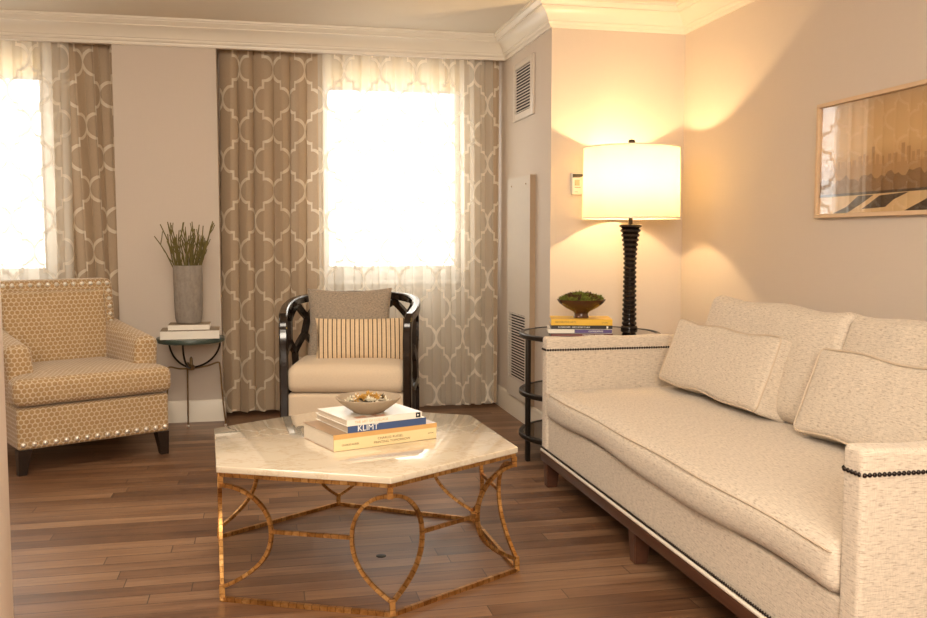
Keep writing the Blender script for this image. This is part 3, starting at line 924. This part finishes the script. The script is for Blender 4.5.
b = B(); rbox(b, .652, .66, .15, .045, center=(0, -.035, .418), fn=fs); obj('seat_cushion', b, M['seat'], bc, smooth=60)

t = thing('throw_pillow', 'plain taupe square pillow standing behind the striped one', 'pillow', (.498, 5.46, .690), math.radians(-6))
b = B(); o_ = pillow(b, .50, .42, .15, seed=3, ear=.07); k = obj('cover', b, M['greylinen'], t, rot=(-.20, 0, 0), smooth=180)
b = B(); sweep(b, o_, .006, n=6, closed=True); obj('piping', b, M['greylinen'], k)
t = thing('lumbar_pillow', 'tan and black striped lumbar pillow on the beige barrel chair seat', 'pillow', (.545, 5.245, .615), math.radians(-6))
b = B(); o_ = pillow(b, .53, .25, .13, seed=6, ear=.045); k = obj('cover', b, M['stripe'], t, rot=(-.22, 0, 0), smooth=180)

# ------------------------------------------------------------------ coffee table
ct = thing('coffee_table', 'hexagonal cream marble coffee table on a hammered gold frame', 'coffee table', (.352, 3.43, 0))
HX = [(-.204, 3.715), (-.166, 3.085), (.381, 2.820), (.888, 3.140), (.852, 3.760), (.314, 4.050)]
HX = [(x - .352, y - 3.43) for x, y in HX]
b = B(); prism(b, HX, .422, .445, .004, 3); obj('tabletop', b, M['marble'], ct)
HI = [(x * .975, y * .975) for x, y in HX]
HB = [(-.190, 3.700), (-.152, 3.045), (.381, 2.800), (.872, 3.095), (.850, 3.700), (.310, 4.055)]
HB = [(x - .352, y - 3.43) for x, y in HB]
def ring(z, P, w, h, name):
    for i in range(6):
        p, q = Vector((*P[i], z)), Vector((*P[(i + 1) % 6], z)); n = 20
        b = B(); sweep(b, [p + (q - p) * k / n for k in range(n + 1)], w, h, n=4); obj(name, b, M['gold'], ct)
ring(.415, HI, .014, .014, 'top_rail'); ring(.008, HB, .013, .015, 'bottom_rail')
BGS = (.175, .180, .132, .195, .17, .132); ZM = .240
for i in range(6):
    p = Vector((*HI[i], 0))
    b = B(); sweep(b, [p + Vector((0, 0, z)) for z in (.372, .41)], .018, n=4); obj('joint', b, M['gold'], ct)
    pb = Vector((*HB[i], 0)); b = B(); sweep(b, [pb + Vector((0, 0, .004)), p + (pb - p) * .87 + Vector((0, 0, .055))], .018, n=4); obj('joint', b, M['gold'], ct)
    BG = BGS[i]
    for d in (-1, 1):
        q = Vector((*HI[(i + d) % 6], 0)); dr = (q - p).normalized(); P = []
        for k in range(17): a = pi / 2 * k / 16; P.append(p + dr * (BG * sin(a) ** 1.0) + Vector((0, 0, ZM + (.380 - ZM) * cos(a))))
        for k in range(1, 17): u = k / 16; P.append(p + dr * (BG * (1 - u ** 2.4)) + Vector((0, 0, ZM - (ZM - .045) * u)))
        P = [v_ + (pb - p) * (1 - v_.z / .414) for v_ in P]
        b = B(); sweep(b, P, .012, .013, n=4, up=dr.cross(Vector((0, 0, 1)))); obj('curved_brace', b, M['gold'], ct)
    q = Vector((*HI[(i + 1) % 6], 0)); dr = (q - p).normalized()
    b = B(); k_ = 1 - ZM / .414; qb = Vector((*HB[(i + 1) % 6], 0)); A_, B_ = p + (pb - p) * k_ + dr * BG + Vector((0, 0, ZM)), q + (qb - q) * k_ - dr * BGS[(i + 1) % 6] + Vector((0, 0, ZM)); sweep(b, [A_ + (B_ - A_) * k / 12 for k in range(13)], .010, .013, n=4); obj('stretcher', b, M['gold'], ct)

def book(label, cat, loc, rotz, w, d, h, cov, sp=None, ends=.004, ov=.003, pages='paper', group=None, thick=.0025):
    t = thing('book', label, cat, loc, rotz, group)
    b = B(); x0, x1, y0, y1 = -w / 2, w / 2, -d / 2, d / 2
    box(b, x0, x1, y0, y1, 0, thick, .0006, 1); box(b, x0, x1, y0, y1, h - thick, h, .0006, 1); box(b, x0, x1, y0, y0 + thick, 0, h, .0008, 1, mi=1)
    obj('cover', b, [M[cov], M[sp or cov]], t)
    b = B(); box(b, x0 + ov, x1 - ov, y0 + thick, y1 - ov, thick, h - thick); obj('page_block', b, M[pages], t)
    return t
a20 = math.radians(20)
bk1 = book('thick cream-spined book at the bottom of the coffee table stack', 'book', (.380, 3.400, .4453), a20, .421, .279, .060, 'browncov', 'creamcov', pages='paper')
b = B(); box(b, -.211, .211, -.1405, -.1385, .043, .0602); obj('jacket_band', b, M['tancov'], bk1)
text('title', 'CHARLES RUSSEL', .0125, M['ink'], bk1, (.015, -.1398, .029), sx=1.1)
text('title', 'PRINTING TOMORROW', .0125, M['ink'], bk1, (.022, -.1398, .015), sx=1.1)
text('author_name', 'CHARLES RUSSEL', .010, M['ink'], bk1, (-.145, -.1398, .020), sx=.9)
text('imprint', 'EDITION', .006, M['ink'], bk1, (.185, -.1398, .024))
bk2 = book('navy book with white lettering under the white book', 'book', (.383, 3.412, .5057), math.radians(19), .316, .30, .0255, 'whitecov', 'bluecov', pages='paper')
b = B(); box(b, -.1585, .1585, -.1508, -.1495, .0, .0257); obj('spine_cloth', b, M['bluecov'], bk2)
text('title', 'KLIMT', .030, M['whiteink'], bk2, (-.080, -.1512, .0128), sx=1.0)
bk3 = book('white book on top of the coffee table stack under the stone bowl', 'book', (.377, 3.385, .5315), math.radians(20), .306, .262, .0235, 'whitecov', 'whitecov', pages='paper')
b = B(); box(b, .127, .146, -.1320, -.1300, .004, .022); obj('logo', b, M['black'], bk3)
b = B(); prism(b, [(-.004, -.004), (.005, 0), (-.004, .005)], 0, .0005); bmesh.ops.rotate(b, matrix=Matrix.Rotation(pi / 2, 3, 'X'), verts=b.verts); obj('logo_mark', b, M['whiteink'], bk3, loc=(.136, -.1322, .013))
b = B(); rg = random.Random(3)
for k in range(5):
    x = -.10 + k * .024; box(b, x - .010, x + .012, -.128 + rg.uniform(0, .02), -.10 + rg.uniform(-.01, .03), .0235, .0238)
obj('cover_print', b, M['pinkprint'], bk3)
text('title', 'THE ART OF COLLAGE', .013, M['tancov'], bk3, (-.055, -.1314, .0118))

bowl = tag(None or obj('bowl', (lambda b: (lathe(b, [(.0, 0), (.048, 0), (.056, .003), (.080, .020), (.105, .038), (.1195, .053), (.1215, .056), (.1195, .0585), (.1135, .0575), (.096, .040), (.070, .021), (.045, .012), (.0, .011)], 48, closed_top=False, closed_bot=False, wob=.012), b)[1])(B()), M['bowlstone'], loc=(.371, 3.345, .5552)), 'shallow taupe stone bowl of dried flowers on the book stack', 'bowl')
# dried flowers heaped in the bowl
b = B(); rg = random.Random(9)
def petal(bm, c, dirv, L, w, mi):
    dirv = Vector(dirv).normalized(); s = dirv.orthogonal().normalized(); s = (Matrix.Rotation(rg.random() * 6.3, 3, dirv) @ s)
    c = Vector(c); u = dirv.cross(s)
    v = [bm.verts.new(c), bm.verts.new(c + dirv * L * .5 + s * w + u * w * .4), bm.verts.new(c + dirv * L), bm.verts.new(c + dirv * L * .5 - s * w + u * w * .4), bm.verts.new(c + dirv * L * .5 - u * w * .5)]
    for f in ((0, 1, 2), (0, 2, 3), (0, 4, 1), (1, 4, 2), (2, 4, 3), (3, 4, 0)): bm.faces.new([v[i] for i in f]).material_index = mi
for k in range(70):
    a = rg.random() * 6.283; r = .078 * sqrt(rg.random()); z = .028 + .030 * (1 - (r / .08) ** 2) + rg.uniform(0, .006)
    c = Vector((r * cos(a), r * sin(a), z)); mi = 1 if r < .045 and rg.random() < .8 else rg.choice((0, 0, 2, 1))
    for q in range(7):
        d = Vector((rg.uniform(-1, 1), rg.uniform(-1, 1), rg.uniform(-.1, 1.0)))
        petal(b, c, d, rg.uniform(.014, .024), .0032, mi)
lathe(b, [(.0, .012), (.062, .018), (.072, .026), (.0, .045)], 20, closed_top=False, closed_bot=False)
for f in b.faces:
    if len(f.verts) == 4: f.material_index = 2
df = obj('dried_flowers', b, [M['petal'], M['goldpetal'], M['darkleaf']], loc=(.371, 3.345, .5552), smooth=None)
tag(df, 'heap of pale and golden dried flowers in the stone bowl', 'dried flowers', kind='stuff')

# ------------------------------------------------------------------ little side table, vase and twigs
st = thing('side_table', 'small round green-topped side table with curved brass legs beside the gold armchair', 'side table', (-.45, 5.86, 0))
b = B(); lathe(b, [(.0, .557), (.196, .557), (.2035, .561), (.205, .568), (.205, .580), (.201, .586), (.0, .587)], 56, closed_top=False, closed_bot=False); obj('tabletop', b, M['greenstone'], st)
JZ = .395
for k, ang in enumerate((-100, 20, 140)):
    a = math.radians(ang); dx, dy = cos(a), sin(a)
    P = [(dx * .185 * cos(pi / 2 * q / 14), dy * .185 * cos(pi / 2 * q / 14), .557 - (.557 - JZ) * sin(pi / 2 * q / 14)) for q in range(15)]
    b = B(); sweep(b, P, .013, n=6); obj('bracket', b, M['iron'], st)
b = B(); lathe(b, [(.0, JZ - .02), (.02, JZ - .012), (.022, JZ + .01), (.010, JZ + .02), (.009, JZ + .06), (.0, JZ + .07)], 16, closed_top=False, closed_bot=False); obj('hub', b, M['brass'], st)
for k, (fx, fy) in enumerate(((-.035, .105), (.196, .085), (-.15, -.12))):
    l = math.hypot(fx, fy); ux, uy = fx / l, fy / l
    ctrlp = [(0, 0, JZ - .005), (ux * l * .45, uy * l * .45, JZ + .003), (ux * l * .80, uy * l * .80, JZ + .02), (ux * l * .86, uy * l * .86, JZ - .01), (ux * l * .90, uy * l * .90, .25), (ux * l * .96, uy * l * .96, .10), (fx, fy, .012)]
    b = B(); sweep(b, cr(ctrlp, 6), .011, n=6, taper=lambda t: 1.15 - .3 * t); lg = obj('leg', b, M['brass'], st)
    b = B(); bmesh.ops.create_uvsphere(b, u_segments=10, v_segments=8, radius=.009, matrix=Matrix.Translation((fx, fy, .009))); obj('foot', b, M['silver'], lg)
bka = book('larger white-edged book lying on the green side table', 'book', (-.447, 5.835, .5872), math.radians(2), .345, .25, .052, 'taupecov', 'whitecov', pages='whitecov')
bkb = book('smaller cream book directly under the concrete vase', 'book', (-.452, 5.845, .6395), math.radians(1), .245, .19, .033, 'taupecov', 'whitecov', pages='whitecov')
vz = obj('vase', (lambda b: (lathe(b, [(.0, 0), (.066, 0), (.074, .006), (.080, .03), (.084, .10), (.087, .25), (.0875, .352), (.0865, .357), (.080, .357), (.078, .33), (.074, .20), (.0, .19)], 40, closed_top=False, closed_bot=False), b)[1])(B()), M['concrete'], loc=(-.458, 5.865, .6727))
tag(vz, 'tall rough grey concrete vase of twiggy stems on the side table', 'vase')
pl = thing('succulent_stems', 'bunch of olive pencil-like succulent twigs standing in the concrete vase', 'plant', (-.458, 5.865, .87))
rg = random.Random(21)
for k in range(40):
    a = rg.random() * 6.283; r0 = .06 * sqrt(rg.random()); lean = rg.uniform(.02, .11); Ht = rg.uniform(.30, .46)
    if k < 3: a = (pi, 0.1, 2.9)[k]; lean = (.12, .125, .10)[k]; Ht = (.38, .33, .37)[k]; r0 = .05
    base = Vector((r0 * cos(a), r0 * sin(a), 0.0)); pts_ = [base]
    p = base.copy(); d = Vector((cos(a) * lean / .3, sin(a) * lean / .3, 1)).normalized()
    n = 6; b = B(); br = []
    for q in range(n):
        if q > 1: d = (d + Vector((rg.uniform(-.13, .13), rg.uniform(-.13, .13), .02))).normalized()
        if q < 3: hz = p.z
        p = p + d * Ht / n
        lim = .072 if p.z < .16 else 9
        rr = math.hypot(p.x, p.y)
        if rr > lim: p.x *= lim / rr; p.y *= lim / rr
        pts_.append(p.copy())
        if q in (2, 3, 4) and rg.random() < .75: br.append((p.copy(), d.copy()))
    sweep(b, pts_, .0098, n=6, taper=lambda t: 1 - .35 * t)
    for (bp, bd) in br:
        sd = (bd + Vector((rg.uniform(-.7, .7), rg.uniform(-.5, .5), .25))).normalized()
        l_ = rg.uniform(.04, .09); m_ = bp + sd * l_ * .5
        sweep(b, [bp, m_, m_ + (sd + Vector((0, 0, .6))).normalized() * l_ * .5], .0065, n=5, taper=lambda t: 1 - .2 * t)
    obj('stem', b, M['stem'], pl, smooth=60)

# ------------------------------------------------------------------ end table, lamp, books, moss bowl
et = thing('end_table', 'dark bronze round end table with smoked glass tiers between sofa and wall', 'end table', (1.735, 4.715, 0))
R = .380; TZ = .685
for z, nm in ((TZ, 'top'), (.372, 'shelf'), (.140, 'shelf')):
    b = B(); lathe(b, [(R - .022, z - .026), (R, z - .026), (R + .004, z - .022), (R + .004, z - .004), (R, z), (R - .022, z), (R - .022, z - .026)], 72, closed_top=False, closed_bot=False)
    rgm = obj(nm + '_rim', b, M['iron'], et)
    b = B(); lathe(b, [(.0, z - .010), (R - .022, z - .010), (R - .022, z - .002), (.0, z - .002)], 64, closed_top=False, closed_bot=False); obj(nm + '_glass', b, M['darkglass'], rgm)
for ang in (188, 278, 8, 98):
    a = math.radians(ang); m = Matrix.Translation((R * .965 * cos(a), R * .965 * sin(a), 0)) @ Matrix.Rotation(a, 4, 'Z')
    b = B(); box(b, -.011, .011, -.014, .014, 0, TZ - .004, .002, rot=m); obj('leg', b, M['iron'], et)

lp = thing('table_lamp', 'tall ribbed black table lamp with a glowing cream drum shade', 'lamp', (2.020, 4.845, TZ - .002))
Z0 = TZ - .002
b = B(); lathe(b, [(.0, 0), (.046, 0), (.048, .006), (.046, .014), (.04, .02), (.0, .021)], 40, closed_top=False, closed_bot=False); obj('base', b, M['lacquer'], lp)
prof = [(.0, .02)]; nr = 22; zt = 1.278 - Z0
for i in range(nr):
    t = (i + .5) / nr; z = .02 + (zt - .02) * i / nr; h = (zt - .02) / nr
    r = .036 + .006 * (1 - t) ** 2 + .031 * max(0, (t - .55) / .45) ** 2.2
    prof += [(r * .80, z + h * .02), (r * .98, z + h * .28), (r, z + h * .45), (r, z + h * .70), (r * .80, z + h * .97)]
prof += [(.0, zt)]
b = B(); lathe(b, prof, 40, closed_top=False, closed_bot=False); obj('column', b, M['lacquer'], lp, smooth=30)
b = B(); lathe(b, [(.0, zt), (.012, zt), (.012, zt + .10), (.019, zt + .105), (.019, zt + .15), (.0, zt + .15)], 16, closed_top=False, closed_bot=False); obj('socket', b, M['iron'], lp)
SZ0, SZ1 = 1.305 - Z0, 1.701 - Z0
b = B(); lathe(b, [(.271, SZ0), (.265, SZ1)], 96, closed_top=False, closed_bot=False); shd = obj('lamp_shade', b, M['shade'], lp)
for r_, z_ in ((.2715, SZ0 + .004), (.2655, SZ1 - .004)):
    b = B(); sweep(b, [(r_ * cos(2 * pi * i / 96), r_ * sin(2 * pi * i / 96), z_) for i in range(96)], .004, .008, n=4, closed=True); obj('shade_trim', b, M['trim'], shd)
b = B()
for a in (0, 2 * pi / 3, 4 * pi / 3): sweep(b, [(0, 0, SZ1 - .012), (.2645 * cos(a), .2645 * sin(a), SZ1 - .006)], .004, n=6)
# harp
for s in (-1, 1): sweep(b, cr([(s * .012, 0, zt + .10), (s * .05, 0, zt + .16), (s * .055, 0, zt + .28), (s * .03, 0, SZ1 - .03), (0, 0, SZ1 - .012)], 5), .004, n=6)
obj('harp', b, M['brass'], lp)
b = B(); lathe(b, [(.0, SZ1 - .012), (.006, SZ1 - .012), (.006, SZ1 + .012), (.016, SZ1 + .018), (.021, SZ1 + .030), (.017, SZ1 + .042), (.0, SZ1 + .048)], 20, closed_top=False, closed_bot=False); obj('finial', b, M['lacquer'], lp)
m = Mat('lit_bulb'); e = m.node('ShaderNodeEmission'); m.set(e.inputs[0], (1, .72, .42)); e.inputs[1].default_value = 10; M['bulb'] = m.fin(e.outputs[0])
b = B(); lathe(b, [(.0, zt + .15), (.013, zt + .15), (.015, zt + .17), (.028, zt + .20), (.030, zt + .22), (.022, zt + .245), (.0, zt + .252)], 20, closed_top=False, closed_bot=False); bo = obj('bulb', b, M['bulb'], lp)
bo.visible_shadow = True

ez = TZ
e1 = book('maroon and black book at the bottom of the end table stack', 'book', (1.640, 4.60, ez), math.radians(-15), .322, .22, .017, 'blackcov', 'redcov')
text('title', 'MODERN ROOMS', .010, M['whiteink'], e1, (.06, -.1107, .0085), sx=1.4)
e2 = book('white and purple book second from the bottom on the end table', 'book', (1.632, 4.60, ez + .0175), math.radians(-15), .330, .22, .022, 'whitecov', 'purplecov')
b = B(); box(b, -.1655, -.03, -.1108, -.1095, .0015, .0205); obj('spine_patch', b, M['whitecov'], e2)
text('title', 'GARDENS', .012, M['whiteink'], e2, (.08, -.1107, .011), sx=1.4)
e3 = book('thin black book with white lettering under the yellow book', 'book', (1.640, 4.60, ez + .040), math.radians(-15), .318, .21, .018, 'blackcov', 'blackcov')
text('title', 'INTERIORS  ARCHITECTURE', .011, M['whiteink'], e3, (-.04, -.1057, .009), sx=1.2)
b = B(); box(b, .128, .137, -.106, -.1045, .003, .015); obj('logo', b, M['whiteink'], e3)
e4 = book('yellow book on top of the stack beneath the moss bowl', 'book', (1.640, 4.60, ez + .0585), math.radians(-15), .318, .21, .032, 'yellowcov', 'yellowcov')
text('title', 'DECORATIVE ARTS', .013, M['ink'], e4, (-.085, -.1057, .017), sx=.95)
text('imprint', 'STUDIO', .009, M['ink'], e4, (.12, -.1057, .014))
mz = ez + .0585 + .0322
mb = obj('bowl', (lambda b: (lathe(b, [(.0, 0), (.040, 0), (.041, .003), (.036, .012), (.036, .024), (.046, .034), (.085, .054), (.115, .076), (.128, .094), (.129, .098), (.125, .098), (.108, .080), (.07, .060), (.0, .052)], 48, closed_top=False, closed_bot=False), b)[1])(B()), M['brownbowl'], loc=(1.645, 4.60, mz))
tag(mb, 'brown footed wooden bowl filled with moss on the yellow book', 'bowl')
b = B(); rg = random.Random(5)
lathe(b, [(.0, .060), (.085, .078), (.108, .094), (.085, .112), (.0, .128)], 24, closed_top=False, closed_bot=False)
for k in range(700):
    a = rg.random() * 6.283; r = .112 * sqrt(rg.random()); z = .094 + .030 * (1 - (r / .115) ** 2)
    mi = 0 if hashn(r * cos(a) * 9, r * sin(a) * 9, 2) > -.15 else 1
    d = Vector((rg.uniform(-1, 1) + cos(a) * .3, rg.uniform(-1, 1) + sin(a) * .3, rg.uniform(.1, 1)))
    petal(b, (r * cos(a), r * sin(a), z), d, rg.uniform(.012, .028), .0042, mi)
ms = obj('moss', b, [M['moss'], M['mossb']], loc=(1.645, 4.60, mz), smooth=None)
tag(ms, 'green and brown moss heaped in the footed bowl', 'moss', kind='stuff')

# ------------------------------------------------------------------ framed print on the right wall
PY0, PY1, PZ0, PZ1 = 2.45, 3.735, 1.287, 1.795
pc = thing('framed_print', 'pale wood framed hazy sunset skyline photograph on the right wall', 'picture', (XR, (PY0 + PY1) / 2, (PZ0 + PZ1) / 2))
hw, hh = (PY1 - PY0) / 2, (PZ1 - PZ0) / 2; fw = .018; fd = .028
b = B()
for q in ((-hw, hw, hh - fw, hh), (-hw, hw, -hh, -hh + fw), (-hw, -hw + fw, -hh + fw, hh - fw), (hw - fw, hw, -hh + fw, hh - fw)): box(b, -fd, 0, *q, .0015, 1)
obj('frame', b, M['paleoak'], pc)
iw, ih = hw - fw, hh - fw
b = B(); box(b, -.010, -.002, -iw, iw, -ih, ih); pr_ = obj('photograph', b, M['print'], pc)
def flat(name, poly, mat, dx):
    """shape of the printed picture; poly in (along, up) with along 0..1 from the far end, up 0..1"""
    b = B(); n = len(poly)
    P = [(iw - 2 * iw * a_, -ih + 2 * ih * u_) for a_, u_ in poly]
    va = [b.verts.new((-.0101 - dx, y, z)) for y, z in P]; f = b.faces.new(va)
    r = bmesh.ops.extrude_face_region(b, geom=[f]); bmesh.ops.translate(b, vec=(.0004, 0, 0), verts=[v for v in r['geom'] if isinstance(v, bmesh.types.BMVert)])
    bmesh.ops.recalc_face_normals(b, faces=b.faces)
    bmesh.ops.triangulate(b, faces=b.faces)
    obj(name, b, mat, pr_, smooth=None)
rg = random.Random(4)
sk = [(.0, .30), (.0, .40)]; x = .02
while x < .98:
    w_ = rg.uniform(.008, .02); big = 1 if .25 < x < .8 else .35
    h_ = .44 + big * rg.choice((.03, .05, .08, .12, .16, .04)) + rg.uniform(0, .02)
    sk += [(x, .41), (x, h_), (x + w_, h_), (x + w_, .41)]; x += w_ + rg.uniform(.004, .02)
sk += [(1, .41), (1, .30)]
flat('skyline', sk, M['haze1'], .0004)
hl = [(0, .12)] + [(i / 60, .30 + .05 * i / 60 + .022 * sin(i * .9) + .018 * sin(i * 2.3)) for i in range(61)] + [(1, .12)]
flat('tree_band', hl, M['haze2'], .0008)
flat('field', [(0, 0), (0, .17), (1, .17), (1, 0)], M['gleam'], .0012)
flat('bank', [(0, .155), (0, .18), (1, .185), (1, .165)], M['road'], .0016)
flat('bank', [(.08, 0), (.16, .06), (.22, .15), (.30, .15), (.24, .08), (.16, 0)], M['road'], .0017)
flat('bank', [(.24, .03), (.33, .14), (.47, .155), (.40, .10), (.36, .04)], M['road'], .0017)
flat('bank', [(.45, .0), (.58, .12), (.8, .15), (.7, .06), (.62, .0)], M['road'], .0017)
b = B(); box(b, -.0175, -.0155, -iw, iw, -ih, ih); obj('glass', b, M['picglass'], pc)

# small dark floor cap under the coffee table
b = B(); lathe(b, [(.0, .0), (.019, .0), (.019, .0015), (.015, .003), (.0, .003)], 24, closed_top=False, closed_bot=False)
fo = obj('floor_cap', b, M['black'], loc=(.415, 3.36, 0)); tag(fo, 'small dark round cap set in the floor under the coffee table', 'floor cap')

# ------------------------------------------------------------------ light
def area(name, loc, target, sx, sy, power, col):
    l = bpy.data.lights.new(name, 'AREA'); l.shape = 'RECTANGLE'; l.size = sx; l.size_y = sy; l.energy = power; l.color = col
    o = bpy.data.objects.new(name, l); C.objects.link(o); o.location = loc
    o.rotation_euler = (Vector(target) - Vector(loc)).to_track_quat('-Z', 'Y').to_euler(); return o
def point(name, loc, power, col, r):
    l = bpy.data.lights.new(name, 'POINT'); l.energy = power; l.color = col; l.shadow_soft_size = r
    o = bpy.data.objects.new(name, l); C.objects.link(o); o.location = loc; return o
point('lamp_bulb_light', (2.020, 4.845, 1.52), 29, (1.0, .69, .35), .035)
area('rear_fill', (-.3, -1.6, 2.1), (.4, 4.0, .9), 1.8, 1.2, 105, (1.0, .88, .73))  # unseen fill added behind the camera for soft frontal light
area('overhead_fill', (-.5, 3.6, 2.52), (-.5, 4.3, 0), 1.1, .8, 24, (1.0, .89, .74))  # added fill with no fitting, brightens the far end of the room
area('overhead_fill', (.2, 1.2, 2.5), (.2, 1.9, 0), 1.2, 1.2, 26, (1.0, .87, .71))  # second added overhead fill, out of view, no fixture behind it
for n_, w in (('window_portal', W1), ('window_portal', W2)):
    p = area(n_, ((w[0] + w[1]) / 2, YW + .15, (w[2] + w[3]) / 2), ((w[0] + w[1]) / 2, 0, (w[2] + w[3]) / 2), w[1] - w[0], w[3] - w[2], 1, (1, 1, 1))
    p.data.cycles.is_portal = True
wd = bpy.data.worlds.new('daylight'); S.world = wd; wd.use_nodes = True
bg = wd.node_tree.nodes['Background']; bg.inputs[0].default_value = (1.0, .98, .93, 1); bg.inputs[1].default_value = 3.6

# ------------------------------------------------------------------ camera
cd = bpy.data.cameras.new('camera'); cam = bpy.data.objects.new('camera', cd); C.objects.link(cam)
cd.sensor_width = 36; cd.lens = 914 / 927 * 36; cd.clip_start = .05
cam.location = (0, 0, 1.2); cam.rotation_euler = (pi / 2 - .078, 0, -.215)
S.camera = cam
S.view_settings.view_transform = 'Standard'; S.view_settings.look = 'None'; S.view_settings.gamma = 1
S.view_settings.use_curve_mapping = False; S.view_settings.exposure = 1.0
S.cycles.use_denoising = True
S.cycles.max_bounces = 10; S.cycles.transparent_max_bounces = 16; S.cycles.sample_clamp_indirect = 6
